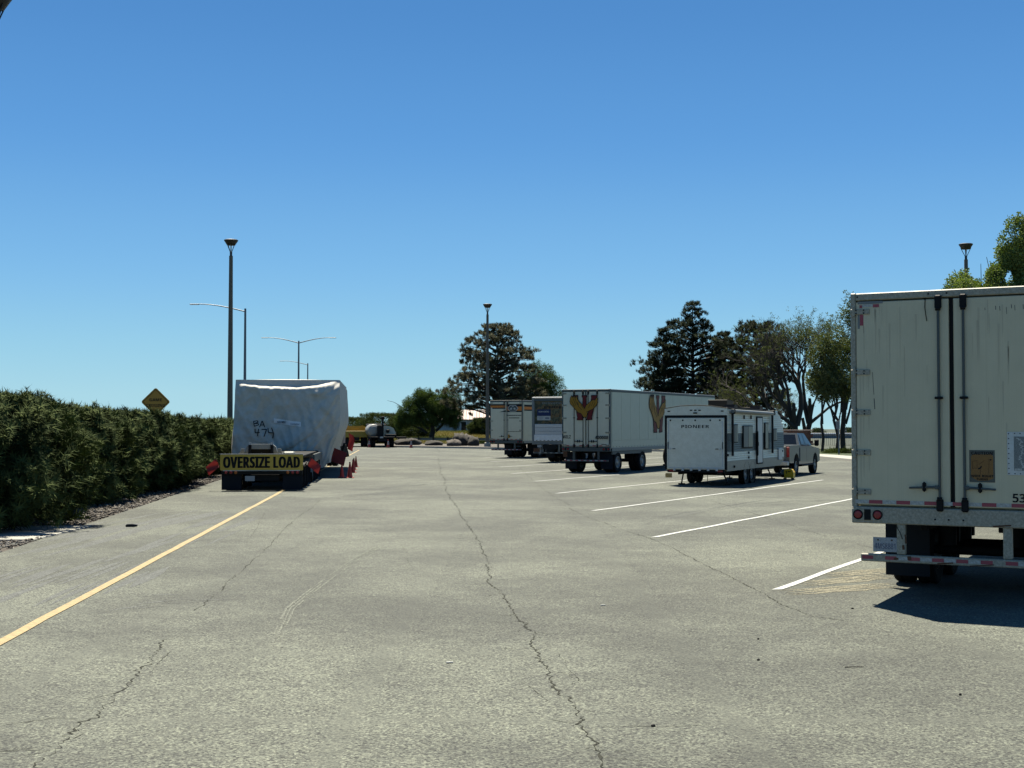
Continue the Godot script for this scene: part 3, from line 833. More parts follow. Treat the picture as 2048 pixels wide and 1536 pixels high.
# ---------------------------------------------------------------- the winged letter emblem
func emblem(o: Node3D, xf: Transform3D) -> void:
	var k := func(a: Array) -> PackedVector2Array:
		var r := PackedVector2Array()
		for i in range(0, a.size(), 2): r.append(Vector2((a[i] - 850.0) / 552.0, (640.0 - a[i + 1]) / 569.6))
		return r
	var stems := [[520, 295, 655, 295, 650, 325, 640, 340, 790, 900, 800, 970, 640, 970, 645, 940, 655, 920, 620, 700, 545, 340, 525, 325], [785, 300, 920, 300, 915, 330, 895, 350, 900, 560, 880, 640, 830, 640, 810, 560, 815, 350, 790, 330], [1060, 300, 1225, 300, 1220, 330, 1200, 345, 1060, 900, 1070, 960, 925, 970, 935, 935, 945, 900, 1075, 345, 1062, 330]]
	var wings := [[480, 300, 440, 370, 425, 460, 440, 520, 520, 600, 600, 690, 660, 760, 760, 790, 800, 850, 830, 900, 900, 900, 940, 800, 900, 690, 850, 660, 770, 540, 690, 470, 640, 380, 610, 300, 600, 390, 560, 310, 555, 390, 520, 310, 510, 370], [870, 650, 920, 560, 1000, 500, 1070, 440, 1160, 420, 1150, 470, 1220, 360, 1240, 380, 1225, 470, 1240, 480, 1210, 560, 1100, 670, 1020, 700, 940, 750, 900, 700]]
	var feathers := [[530, 380, 600, 560, 590, 565, 522, 390], [585, 380, 660, 560, 652, 566, 577, 390], [655, 480, 690, 600, 790, 690, 782, 698, 680, 608, 646, 490], [480, 440, 560, 600, 552, 604, 472, 450], [760, 550, 850, 690, 840, 694, 750, 560], [1120, 470, 1060, 600, 1052, 596, 1110, 468], [1180, 480, 1110, 620, 1102, 616, 1172, 478], [1040, 520, 980, 640, 972, 636, 1032, 516]]
	var put_polys := func(called: String, polys: Array, z: float, grow: float, m: Material) -> void:
		var st := mb()
		for a in polys:
			var p: PackedVector2Array = k.call(a)
			if grow > 0.0:
				for q in Geometry2D.offset_polygon(p, grow): extr(st, q, 0.003, Transform3D(Basis.IDENTITY, Vector3(0, 0, z)))
			else:
				extr(st, p, 0.003, Transform3D(Basis.IDENTITY, Vector3(0, 0, z)))
		var q2 := part(called, st, m, o)
		q2.transform = xf
	put_polys.call("emblem_letter_outline", stems, 0.0, 0.03, M.ink)
	put_polys.call("emblem_letter", stems, 0.004, 0.0, M.dark_red)
	put_polys.call("emblem_wing_outline", wings, 0.008, 0.028, M.ink)
	put_polys.call("emblem_wing", wings, 0.012, 0.0, M.gold)
	put_polys.call("emblem_feather_line", feathers, 0.016, 0.0, M.ink)

func build_trailers() -> void:
	# the near one, cut by the right edge of the picture
	var o := thing("semi_trailer", "grimy white trailer at the right edge, with a caution decal on its rear door", "trailer", P(5.67, 17.07), -28.3, "semi trailers parked nose in")
	semi_trailer(o, {"near": true, "frame": "frame_white", "skin": "white_dirty", "door": "white_dirty", "pale_rail": true, "axles": [2.65, 3.95], "flap": 1.85})
	# caution decal
	var cs := pbox("caution_decal", Vector3(0.365, 1.825, 0.0125), Vector3(0.31, 0.41, 0.004), M.caution_rim, o)
	var st := mb()
	extr(st, pv([-0.135, -0.13, -0.10, -0.16, -0.05, -0.185, 0.07, -0.18, 0.135, -0.155, 0.135, 0.13, 0.11, 0.15, -0.11, 0.15, -0.135, 0.12]), 0.002, Transform3D(Basis.IDENTITY, Vector3(0, 0, 0.002)))
	part("decal_field", st, M.caution_orange, cs)
	letters("CAUTION", Vector3(0, 0.165, 0.005), 0.26, 0.038, M.ink, cs)
	letters("WIDE RIGHT", Vector3(0.0, -0.125, 0.006), 0.27, 0.03, M.ink, cs)
	letters("TURNS", Vector3(0.0, -0.165, 0.006), 0.14, 0.027, M.ink, cs)
	var pic := mb()
	for a in [[[-0.115, 0.06], [-0.115, -0.03]], [[-0.06, 0.07], [-0.06, -0.025]], [[-0.115, 0.06], [-0.06, 0.07]], [[-0.115, -0.03], [-0.06, -0.025]], [[0.08, -0.09], [0.085, 0.09]], [[-0.02, -0.1], [-0.02, -0.02]], [[-0.04, 0.02], [0.03, 0.075]]]:
		cyl(pic, Vector3(a[0][0], a[0][1], 0.005), Vector3(a[1][0], a[1][1], 0.005), 0.0022, 0.0022, 5)
	part("decal_drawing", pic, M.rust, cs)
	var pic2 := mb()
	extr(pic2, pv([-0.05, -0.04, -0.02, -0.035, 0.0, -0.005, -0.012, 0.005, -0.03, -0.02, -0.05, -0.025]), 0.003, Transform3D(Basis.IDENTITY, Vector3(0, 0, 0.004)))
	extr(pic2, pv([0.09, 0.09, 0.118, 0.09, 0.104, 0.068]), 0.003, Transform3D(Basis.IDENTITY, Vector3(0, 0, 0.004)))
	part("decal_arrow", pic2, M.ink, cs)
	# aluminium document panel with rivets
	var dp := pbox("document_panel", Vector3(0.92, 1.99, 0.0135), Vector3(0.50, 0.545, 0.006), M.alu, o, 0.002)
	pbox("panel_inset", Vector3(0.02, 0.0, 0.0045), Vector3(0.38, 0.43, 0.003), M.steel, dp)
	var rv := mb()
	for k in 9:
		for e in [-0.232, 0.232]: cyl(rv, Vector3(e, -0.25 + k * 0.0625, 0.003), Vector3(e, -0.25 + k * 0.0625, 0.009), 0.008, 0.006, 7)
	for k in 6:
		for e in [-0.253, 0.253]: cyl(rv, Vector3(-0.16 + k * 0.065, e, 0.003), Vector3(-0.16 + k * 0.065, e, 0.009), 0.008, 0.006, 7)
	part("rivet", rv, M.ink, dp)
	var rs := mb()
	rng.seed = 5
	var px := -0.13
	for k in 26:
		px = clampf(px + rng.randf_range(-0.022, 0.026), -0.15, -0.05)
		box(rs, Vector3(px, 0.19 - k * 0.0145, 0.0072), Vector3(rng.randf_range(0.008, 0.035), 0.015, 0.001), 0.0, Basis(Vector3.BACK, rng.randf_range(-0.6, 0.6)))
	box(rs, Vector3(-0.12, -0.20, 0.0072), Vector3(0.085, 0.025, 0.001))
	part("label_residue", rs, M.white_tape, dp)
	letters("53", Vector3(0.805, 1.43, 0.014), 0.155, 0.11, M.ink, o)
	# licence plate hung on the guard post
	var pb := pbox("licence_plate", Vector3(-0.87, 0.775, -0.02), Vector3(0.31, 0.19, 0.012), M.plate, o, 0.003)
	letters("4MS8881", Vector3(0, -0.02, 0.007), 0.27, 0.075, M.ink_blue, pb, Basis.IDENTITY, 400)
	var pbt := mb()
	for e in [-0.09, 0.09]: cyl(pbt, Vector3(e, 0.06, 0.005), Vector3(e, 0.06, 0.014), 0.012, 0.01, 8)
	part("plate_bolt", pbt, M.rust, pb)
	# torn tape and patches in the top left corner, streaks, loose cord
	pbox("red_tape_patch", Vector3(-1.155, 3.925, 0.0125), Vector3(0.035, 0.038, 0.003), M.red_tape, o)
	pbox("red_tape_patch", Vector3(-0.955, 3.93, 0.0125), Vector3(0.08, 0.042, 0.003), M.red_tape, o)
	pbox("white_tape_patch", Vector3(-1.065, 3.935, 0.0125), Vector3(0.14, 0.034, 0.003), M.white_tape, o)
	pbox("red_tape_patch", Vector3(-1.145, 3.745, 0.0125), Vector3(0.045, 0.145, 0.003), M.red_tape, o)
	pbox("glue_residue", Vector3(-1.03, 3.975, 0.0120), Vector3(0.33, 0.035, 0.002), M.gray_trim, o)
	pbox("glue_residue", Vector3(-1.185, 3.73, 0.0120), Vector3(0.03, 0.2, 0.002), M.gray_trim, o)
	var sc := mb()
	for e in [[-0.985, 2.63, 0.14, 0.010], [-1.0, 2.9, 0.3, 0.006], [0.55, 3.84, 0.05, 0.008], [0.60, 3.83, 0.06, 0.007], [0.68, 3.80, 0.09, 0.006], [0.74, 3.85, 0.05, 0.008], [0.78, 3.83, 0.07, 0.006], [0.88, 3.84, 0.06, 0.008], [0.95, 3.86, 0.05, 0.007], [1.03, 3.84, 0.07, 0.007], [0.42, 3.83, 0.03, 0.006], [-1.12, 3.62, 0.10, 0.004]]:
		box(sc, Vector3(e[0], e[1], 0.0115), Vector3(e[3], e[2], 0.002), 0.0, Basis(Vector3.BACK, 0.06))
	part("scuff_mark", sc, M.frame_dark, o)
	var dp2 := mb()
	rng.seed = 77
	for k in 34:
		var x := rng.randf_range(-1.18, 1.18)
		if absf(x) < 0.22: continue
		var y0 := 3.95 - pow(rng.randf(), 2.5) * 1.6
		var ln := rng.randf_range(0.10, 0.7)
		var w := rng.randf_range(0.004, 0.014)
		extr(dp2, pv([x - w, y0, x + w, y0, x + w * 0.6, y0 - ln * 0.7, x, y0 - ln, x - w * 0.5, y0 - ln * 0.6]), 0.0015, Transform3D(Basis.IDENTITY, Vector3(0, 0, 0.0106)))
	for e in [3.05, 2.517, 1.986]:
		for q in [[-1.13, 0.35], [-1.06, 0.25], [-1.17, 0.5]]:
			extr(dp2, pv([q[0] - 0.012, e - 0.05, q[0] + 0.012, e - 0.05, q[0] + 0.006, e - q[1] * 0.6, q[0], e - q[1], q[0] - 0.008, e - q[1] * 0.5]), 0.0015, Transform3D(Basis.IDENTITY, Vector3(0, 0, 0.0106)))
	for e in [-0.155, 0.155]:
		for q in [-0.03, 0.0, 0.035]:
			extr(dp2, pv([e + q - 0.01, 2.66, e + q + 0.01, 2.66, e + q + 0.005, 2.45, e + q, 2.30, e + q - 0.006, 2.5]), 0.0015, Transform3D(Basis.IDENTITY, Vector3(0, 0, 0.0106)))
	part("dirt_streak", dp2, mat("drip", 0.375, 0.335, 0.23, 0.6), o)
	var cd := mb()
	tube(cd, [Vector3(-0.32, 4.0, 0.015), Vector3(-0.322, 3.88, 0.03), Vector3(-0.31, 3.78, 0.03), Vector3(-0.30, 3.70, 0.02)], 0.006, 0.005, 6)
	part("loose_cord", cd, M.black, o)
	var rm := mb()
	for e in [[-0.60, 0.86, 0.02, 0.12], [-0.63, 0.75, 0.03, 0.06], [-0.72, 0.60, 0.06, 0.03], [-0.1, 0.57, 0.2, 0.018], [0.35, 0.565, 0.3, 0.014], [0.60, 1.075, 0.22, 0.02], [-0.55, 0.615, 0.05, 0.05]]:
		box(rm, Vector3(e[0], e[1], 0.0185 if e[1] < 0.7 else 0.0215 if e[1] > 1.0 else -0.0035), Vector3(e[2], e[3], 0.004), 0.0, Basis(Vector3.BACK, 0.1))
	part("rust_stain", rm, M.rust, o)
	var bl := mb()
	for e in [-0.17, 0.0, 0.18]: cyl(bl, Vector3(e - 0.05, 1.13, 0.018), Vector3(e - 0.05, 1.13, 0.03), 0.013, 0.011, 8)
	part("sill_bolt", bl, M.ink, o)
	var hb := mb()
	for e in [-1.2, -0.28, -0.05]: cyl(hb, Vector3(e, 4.055, 0.012), Vector3(e, 4.055, 0.022), 0.014, 0.01, 8)
	part("header_bolt", hb, M.ink, o)
	var gz := mb()
	tube(gz, [Vector3(-0.72, 1.06, 0.0), Vector3(-0.70, 1.0, 0.02), Vector3(-0.66, 0.94, 0.03), Vector3(-0.64, 0.86, 0.0)], 0.005, 0.005, 5)
	part("wire", gz, M.black, o)

	# eagle trailer
	var e := thing("semi_trailer", "white trailer with a golden eagle over a red W on its rear doors", "trailer", P(3.63, 65.1), -27.0, "semi trailers parked nose in")
	semi_trailer(e, {"frame": "frame_dark", "axles": [1.05, 4.35], "flap": 0.35, "rods": [0.14, 0.62], "hinges": [3.9, 3.32, 2.68, 1.98, 1.36]})
	emblem(e, Transform3D(Basis.IDENTITY, Vector3(-0.05, 3.19, 0.072)))
	emblem(e, Transform3D(Basis(Vector3.UP, PI / 2) * Basis.from_scale(Vector3(1.62, 1.62, 1.0)), Vector3(1.302, 2.92, -6.5)))
	letters("WILZ", Vector3(-1.02, 1.765, 0.014), 0.42, 0.16, M.ink, e)
	letters("400008", Vector3(0.86, 1.74, 0.060), 0.70, 0.16, M.ink, e)
	pbox("data_label", Vector3(0.96, 1.40, 0.014), Vector3(0.26, 0.03, 0.003), M.ink, e)
	pbox("orange_reflector", Vector3(-1.12, 0.90, 0.0), Vector3(0.22, 0.26, 0.02), M.rust, e, 0.004)
	pbox("side_skirt_rail", Vector3(1.24, 0.98, -3.0), Vector3(0.05, 0.16, 5.4), M.frame_dark, e, 0.01)
	tractor(e, -14.6, M.navy)

	# orange and black banded trailer, farthest
	var b := thing("semi_trailer", "white trailer with an orange and black band and hexagon badge on its doors", "trailer", P(-0.42, 94.0), -27.0, "semi trailers parked nose in")
	semi_trailer(b, {"frame": "frame_dark", "axles": [2.9, 4.2], "flap": 2.2, "rods": [0.14], "hinges": [3.9, 2.63, 1.98, 1.36]})
	var up := Vector3(0, 0.23, 0)
	for g in [[-1.24, -0.06, 3.50, 3.36, "orange_band"], [-1.24, -0.06, 3.60, 3.503, "ink"], [-1.1, -0.06, 3.357, 3.27, "ink"], [0.06, 1.24, 3.60, 3.42, "ink"], [0.06, 1.24, 3.417, 3.13, "orange_band"], [0.06, 1.24, 3.127, 3.03, "ink"]]:
		pbox("band", Vector3((g[0] + g[1]) / 2, (g[2] + g[3]) / 2 + 0.23, 0.013), Vector3(g[1] - g[0], g[2] - g[3], 0.004), M[g[4]], b)
	var hx := mb()
	extr(hx, pv([0.12, 3.30, 0.32, 3.53, 0.78, 3.53, 0.98, 3.30, 0.78, 3.07, 0.32, 3.07]), 0.004, Transform3D(Basis.IDENTITY, Vector3(0, 0, 0.017)))
	part("badge_rim", hx, M.white_tape, b).position = up
	hx = mb()
	extr(hx, pv([0.18, 3.30, 0.35, 3.49, 0.75, 3.49, 0.92, 3.30, 0.75, 3.11, 0.35, 3.11]), 0.004, Transform3D(Basis.IDENTITY, Vector3(0, 0, 0.022)))
	part("badge_field", hx, M.frame_dark, b).position = up
	hx = mb()
	extr(hx, pv([0.28, 3.22, 0.42, 3.36, 0.5, 3.30, 0.46, 3.20]), 0.004, Transform3D(Basis.IDENTITY, Vector3(0, 0, 0.027)))
	extr(hx, pv([0.82, 3.22, 0.68, 3.36, 0.6, 3.30, 0.64, 3.20]), 0.004, Transform3D(Basis.IDENTITY, Vector3(0, 0, 0.027)))
	extr(hx, pv([0.45, 3.44, 0.65, 3.44, 0.58, 3.39, 0.52, 3.39]), 0.004, Transform3D(Basis.IDENTITY, Vector3(0, 0, 0.027)))
	part("badge_mark", hx, M.white_tape, b).position = up
	hx = mb()
	extr(hx, pv([-0.55, 3.03, -0.02, 3.16, -0.02, 3.05]), 0.004, Transform3D(Basis.IDENTITY, Vector3(0, 0, 0.013)))
	part("band_point", hx, M.ink, b).position = up
	rng.seed = 8
	for ln in [[2.80, 1.12, 0.075], [2.62, 0.80, 0.075], [1.66, 1.0, 0.04]]:
		var tx := mb()
		var x0: float = 0.63 - ln[1] / 2
		while x0 < 0.63 + ln[1] / 2:
			var wl := rng.randf_range(0.03, 0.06)
			box(tx, Vector3(x0 + wl / 2, ln[0], 0.014), Vector3(wl, ln[2] * rng.randf_range(0.85, 1.0), 0.004))
			x0 += wl + 0.018
		part("small_print", tx, M.ink, b).position = up
	for s in [1.0]:
		for g in [[3.56, 3.42, "ink"], [3.415, 3.22, "orange_band"], [3.215, 3.13, "ink"]]:
			pbox("band", Vector3(1.2925, (g[0] + g[1]) / 2 + 0.23, -8.1), Vector3(0.006, g[0] - g[1], 15.6), M[g[2]], b)
	pbox("yellow_decal", Vector3(0.20, 1.55, 0.014), Vector3(0.18, 0.26, 0.004), M.warn_yellow, b)
	pbox("side_steps", Vector3(0.98, 0.85, -0.02), Vector3(0.3, 0.04, 0.06), M.frame_dark, b)
	tractor(b, -14.6, M.pickup_silver)

	# lift-gate truck with the printed rear
	var g := thing("box_truck", "gray delivery truck body with a folded lift gate and printed roll door", "truck", P(2.43, 82.6), -27.0)
	var L := 9.6
	pbox("body", Vector3(0, 2.62, -L / 2), Vector3(2.5, 2.86, L - 0.1), M.white_panel, g, 0.02)
	pbox("roof", Vector3(0, 4.075, -L / 2), Vector3(2.58, 0.06, L), M.white_clean, g, 0.02)
	for s in [-1.0, 1.0]:
		pbox("corner_post", Vector3(s * 1.21, 2.6, 0.0), Vector3(0.17, 2.95, 0.14), M.gray_trim, g, 0.015)
	pbox("header", Vector3(0, 3.94, 0.0), Vector3(2.26, 0.22, 0.14), M.frame_dark, g, 0.015)
	var pm := mat("poster", 0.75, 0.75, 0.75, 0.6)
	pm.albedo_texture = T.poster
	pm.uv1_triplanar = true
	pm.uv1_scale = Vector3(0.42, 0.42, 0.42)
	pm.uv1_offset = Vector3(0.5, 0.35, 0)
	for k in 4:
		pbox("roll_door_slat", Vector3(0, 3.83 - 0.24 - k * 0.50, -0.03), Vector3(2.2, 0.497, 0.03), pm, g, 0.002)
	letters("Delivering", Vector3(0.15, 3.70, 0.0), 1.5, 0.19, M.gray_trim, g)
	letters("greatness", Vector3(0.25, 3.45, 0.0), 1.5, 0.17, M.ink, g)
	var nb := pbox("hiring_sign", Vector3(-0.49, 3.12, 0.0), Vector3(0.92, 0.40, 0.02), M.navy, g)
	letters("NOW HIRING", Vector3(0, 0.06, 0.012), 0.70, 0.10, M.white_tape, nb)
	var nw := pbox("hiring_sign_foot", Vector3(-0.49, 2.78, 0.0), Vector3(0.92, 0.27, 0.02), M.white_tape, g)
	for k in 3: pbox("small_print", Vector3(-0.22, 0.07 - k * 0.065, 0.011), Vector3(0.38 - 0.06 * k, 0.02, 0.002), M.ink_blue, nw)
	pbox("small_print", Vector3(0.24, 0.0, 0.011), Vector3(0.28, 0.08, 0.002), M.ink_blue, nw)
	# folded lift gate of aluminium planks
	for k in 3: pbox("gate_plank", Vector3(0.03, 2.30 - k * 0.225, 0.10), Vector3(2.2, 0.218, 0.05), M.alu, g, 0.01)
	var lf := pbox("gate_flap", Vector3(0.03, 1.54, 0.12), Vector3(2.26, 0.40, 0.06), M.white_clean, g, 0.015)
	for k in 8: pbox("gate_slot", Vector3(-0.95 + k * 0.27, -0.15, 0.031), Vector3(0.13, 0.035, 0.004), M.black, lf)
	pbox("gate_sill", Vector3(0, 1.23, 0.02), Vector3(2.4, 0.18, 0.2), M.gray_trim, g, 0.01)
	for s in [-1.0, 1.0]:
		pbox("gate_arm", Vector3(s * 0.55, 0.90, 0.0), Vector3(0.09, 0.50, 0.09), M.gray_trim, g, 0.01)
		pbox("light_panel", Vector3(s * 0.98, 0.78, 0.02), Vector3(0.42, 0.24, 0.05), M.rust, g, 0.01)
	pbox("bumper", Vector3(0, 0.61, 0.03), Vector3(2.4, 0.09, 0.09), M.frame_dark, g, 0.01)
	for k in 6: pbox("bumper_tape", Vector3(-0.72 + k * 0.38, 0.615, 0.077), Vector3(0.16, 0.04, 0.004), M.white_tape, g)
	pbox("licence_plate", Vector3(-0.76, 1.04, 0.08), Vector3(0.3, 0.15, 0.01), M.plate, g)
	pbox("chassis", Vector3(0, 0.98, -5.5), Vector3(0.9, 0.28, 11.5), M.chassis, g)
	axle_set(g, 2.6); axle_set(g, 3.9)
	axle_set(g, 11.2, 0.98, false)
	for s in [-1.0, 1.0]: pbox("mud_flap", Vector3(s * 0.95, 0.62, -1.9), Vector3(0.6, 0.7, 0.012), M.mudflap, g)
	var cb2 := mb()
	extr(cb2, pv([0, 0.7, 0, 2.75, -0.4, 2.85, -1.6, 2.75, -2.0, 1.95, -2.5, 1.8, -2.5, 0.65]), 2.2, Transform3D(Basis(Vector3(0, 0, 1), Vector3(0, 1, 0), Vector3(-1, 0, 0)), Vector3(1.1, 0, -9.7)))
	part("cab", cb2, M.white_clean, g)

# ---------------------------------------------------------------- travel trailer
func build_rv() -> void:
	var o := thing("travel_trailer", "white and gray camping trailer with a closed ramp door lettered PIONEER", "camper trailer", P(7.07, 51.0), -26.0)
	var W := 2.48
	var L := 8.75
	# body profile along its length (x = distance ahead, y = height): rounded nose
	var prof := pv([0.05, 0.62, 0.05, 3.0, 6.9, 2.93, 7.7, 2.84, 8.1, 2.72, 8.38, 2.42, 8.58, 1.95, 8.68, 1.4, 8.62, 0.95, 8.3, 0.72, 7.8, 0.60])
	var b := Basis(Vector3(0, 0, -1), Vector3(0, 1, 0), Vector3(1, 0, 0))
	var st := mb()
	extr(st, prof, W - 0.10, Transform3D(b, Vector3(-W / 2 + 0.05, 0, 0)), true)
	part("body", st, M.rv_white, o)
	# side walls: corrugated siding in two tones, clipped to the nose
	for s in [-1.0, 1.0]:
		for band in [[2.02, 2.97, "rv_white"], [1.33, 2.02, "rv_gray"], [0.96, 1.33, "rv_white"]]:
			var sd := mb()
			var y: float = band[0]
			while y < band[1] - 0.01:
				var y1 := minf(y + 0.085, band[1])
				var end := 8.66 - 0.30 * pow(clampf((y1 - 1.4) / 1.5, 0, 1), 1.6) - (0.75 if y1 > 2.75 else 0.35 if y1 > 2.5 else 0.0)
				for pr in [[y, 0.0, y + 0.012, 0.022], [y + 0.012, 0.022, y1 - 0.012, 0.014], [y1 - 0.012, 0.014, y1, 0.0]]:
					var xa: float = s * (W / 2 - 0.05 + pr[1])
					var xb: float = s * (W / 2 - 0.05 + pr[3])
					face(sd, [Vector3(xa, pr[0], -0.07), Vector3(xa, pr[0], -end), Vector3(xb, pr[2], -end), Vector3(xb, pr[2], -0.07)], Vector3(s, 0, 0))
				y = y1
			part("siding", sd, M[band[2]], o)
		var sk := mb()
		extr(sk, pv([0.06, 0.58, 0.06, 0.96, 8.6, 0.96, 8.4, 0.74, 7.9, 0.60]), 0.03, Transform3D(b, Vector3(s * (W / 2 - 0.05) - (0.03 if s < 0 else 0.0), 0, 0)))
		part("skirt", sk, M.rv_skirt, o)
		pbox("roof_trim", Vector3(s * (W / 2 - 0.02), 2.965, -3.5), Vector3(0.05, 0.05, 6.9), M.black, o, 0.01, Basis(Vector3.RIGHT, -0.0102))
	# rear: arched cap, black frame, ramp door
	var cap := mb()
	extr(cap, pv([-W / 2, 2.72, W / 2, 2.72, W / 2, 3.0, 0.62, 3.08, 0.0, 3.11, -0.62, 3.08, -W / 2, 3.0]), 0.09, Transform3D(Basis.IDENTITY, Vector3(0, 0, -0.05)))
	part("rear_cap", cap, M.rv_white, o)
	var trim := mb()
	tube(trim, [Vector3(-W / 2 - 0.01, 2.99, 0.045), Vector3(-0.62, 3.085, 0.045), Vector3(0, 3.115, 0.045), Vector3(0.62, 3.085, 0.045), Vector3(W / 2 + 0.01, 2.99, 0.045)], 0.016, 0.016, 6)
	part("cap_trim", trim, M.black, o)
	var fr := mb()
	box(fr, Vector3(0, 2.68, 0.0), Vector3(W, 0.09, 0.10), 0.01)
	for s in [-1.0, 1.0]: box(fr, Vector3(s * (W / 2 - 0.04), 1.64, 0.0), Vector3(0.08, 2.0, 0.10), 0.01)
	part("rear_frame", fr, M.black, o)
	var ramp := pbox("ramp_door", Vector3(0, 1.63, 0.03), Vector3(W - 0.18, 1.98, 0.06), M.rv_white, o, 0.015)
	letters("PIONEER", Vector3(0.0, 0.66, 0.031), 1.12, 0.115, M.ink, ramp, Basis.IDENTITY, 700)
	pbox("door_edge", Vector3(0, -0.93, 0.03), Vector3(W - 0.3, 0.05, 0.02), M.alu, ramp, 0.005)
	for s in [-1.0, 1.0]:
		pbox("door_edge", Vector3(s * (W / 2 - 0.16), 0.0, 0.031), Vector3(0.035, 1.75, 0.012), M.alu, ramp, 0.004)
		var lt := mb()
		box(lt, Vector3(s * 0.86, -0.20, 0.04), Vector3(0.12, 0.028, 0.03), 0.006)
		part("latch", lt, M.black, ramp)
		var lk := mb()
		lathe(lk, [Vector2(0.0, 0.012), Vector2(0.035, 0.008), Vector2(0.04, 0.0)], 12, Transform3D(Basis(Vector3.RIGHT, PI / 2), Vector3(s * 1.0, -0.20, 0.031)))
		part("lock", lk, M.alu, ramp)
		var gh := mb()
		tube(gh, [Vector3(s * 1.09, 0.06, 0.03), Vector3(s * 1.09, 0.04, 0.07), Vector3(s * 1.09, -0.18, 0.07), Vector3(s * 1.09, -0.2, 0.03)], 0.014, 0.014, 6)
		part("grab_handle", gh, M.black, ramp)
		var rl := mb()
		box(rl, Vector3(s * 0.98, 0.58, 0.03), Vector3(0.22, 0.075, 0.05), 0.012)
		part("tail_light", rl, M.red_lens, o)
		var ml := mb()
		box(ml, Vector3(s * 1.07, 2.88, 0.045), Vector3(0.11, 0.045, 0.02), 0.008)
		part("marker_light", ml, M.ink, o)
	for k in 5:
		var hb := mb()
		lathe(hb, [Vector2(0.0, 0.02), Vector2(0.03, 0.012), Vector2(0.035, 0.0)], 10, Transform3D(Basis(Vector3.RIGHT, PI / 2), Vector3([-1.0, -0.5, 0.0, 0.6, 0.98][k], 0.9, 0.031)))
		part("door_bumper", hb, M.black, ramp)
	for x in [-0.17, 0.0, 0.17]:
		pbox("marker_light", Vector3(x, 2.915, 0.045), Vector3(0.10, 0.045, 0.02), M.ink, o, 0.008)
	pbox("rear_camera", Vector3(0, 2.81, 0.06), Vector3(0.15, 0.05, 0.06), M.black, o, 0.012)
	pbox("rear_bumper", Vector3(0, 0.57, 0.0), Vector3(W - 0.2, 0.10, 0.10), M.black, o, 0.01)
	for k in 6:
		pbox("ramp_hinge", Vector3(-0.85 + k * 0.34, 0.63, 0.07), Vector3(0.10, 0.09, 0.03), M.alu, o, 0.01)
	pbox("licence_plate", Vector3(-1.08, 0.40, 0.06), Vector3(0.27, 0.17, 0.015), mat("plate_yellow", 0.30, 0.19, 0.06, 0.5), o, 0.004)
	# right side: windows, entry door, awning
	var sx := W / 2 + 0.0
	for w in [[0.84, 1.42, 1.66, 2.38], [2.16, 3.53, 1.44, 2.33], [5.38, 5.89, 1.33, 2.45], [6.72, 7.28, 1.66, 2.20]]:
		var cxw: float = -(w[0] + w[1]) / 2
		var cyw: float = (w[2] + w[3]) / 2
		var wf := pbox("window", Vector3(sx, cyw, cxw), Vector3(0.05, w[3] - w[2], w[1] - w[0]), M.black, o, 0.018)
		var panes := 2 if w[1] - w[0] > 0.55 else 1
		for k in panes:
			var pw: float = (w[1] - w[0] - 0.05) / panes
			pbox("pane", Vector3(0.018, 0, (k - (panes - 1) / 2.0) * pw), Vector3(0.02, w[3] - w[2] - 0.07, pw - 0.04), M.glass_blue if k == 0 else M.rv_shade, wf, 0.004)
	var dr := pbox("entry_door", Vector3(sx, 1.72, -4.59), Vector3(0.05, 1.86, 0.76), M.rv_door, o, 0.02)
	var drf := mb()
	for e in [[0.0, 0.95, 0.84, 0.05], [0.0, -0.95, 0.84, 0.04]]: box(drf, Vector3(0.0, e[1], e[0]), Vector3(0.06, e[3], e[2]), 0.01)
	for e in [-0.40, 0.40]: box(drf, Vector3(0, 0, e), Vector3(0.06, 1.86, 0.04), 0.01)
	part("door_frame", drf, M.black, dr)
	pbox("door_handle", Vector3(0.04, -0.15, 0.31), Vector3(0.03, 0.16, 0.05), M.black, dr, 0.01)
	pbox("door_hold_bar", Vector3(sx + 0.05, 1.6, -4.12), Vector3(0.06, 1.0, 0.08), M.black, o, 0.02)
	pbox("baggage_door", Vector3(sx, 1.10, -7.86), Vector3(0.05, 0.50, 0.56), M.rv_door, o, 0.01)
	# awning: roll under the eave and two arms
	pcyl("awning_roll", Vector3(sx + 0.09, 2.88, -0.45), Vector3(sx + 0.09, 2.83, -6.55), 0.075, M.gray_trim, o, 12)
	for t in [0.55, 6.4]:
		pbox("awning_arm", Vector3(sx + 0.06, 2.02, -t), Vector3(0.07, 1.72, 0.13), M.black, o, 0.01)
		pbox("awning_end", Vector3(sx + 0.09, 2.87, -t), Vector3(0.16, 0.2, 0.14), M.black, o, 0.03)
	for t in [2.35, 3.35]: pbox("porch_light", Vector3(sx, 2.66, -t), Vector3(0.05, 0.16, 0.06), M.ink, o, 0.015)
	for e in [[3.0, 1.24], [3.0, 1.05], [0.14, 1.2], [1.0, 0.74], [8.3, 1.22]]:
		pbox("service_cap", Vector3(sx + 0.0, e[1], -e[0]), Vector3(0.04, 0.09, 0.09), M.ink, o, 0.01)
	# roof gear
	var ac := mb()
	extr(ac, pv([0.0, 0, 0.01, 0.38, 0.06, 0.40, 0.92, 0.36, 1.05, 0.0]), 0.80, Transform3D(b, Vector3(-0.86, 3.0, -4.3)))
	part("air_conditioner", ac, M.black, o)
	for e in [[0.75, 1.9], [0.75, 5.6]]:
		var v := mb()
		extr(v, pv([0.0, 0, 0.05, 0.17, 0.42, 0.17, 0.5, 0.0]), 0.42, Transform3D(b, Vector3(e[0] - 0.2, 2.99, -e[1])))
		part("roof_vent", v, M.ink, o)
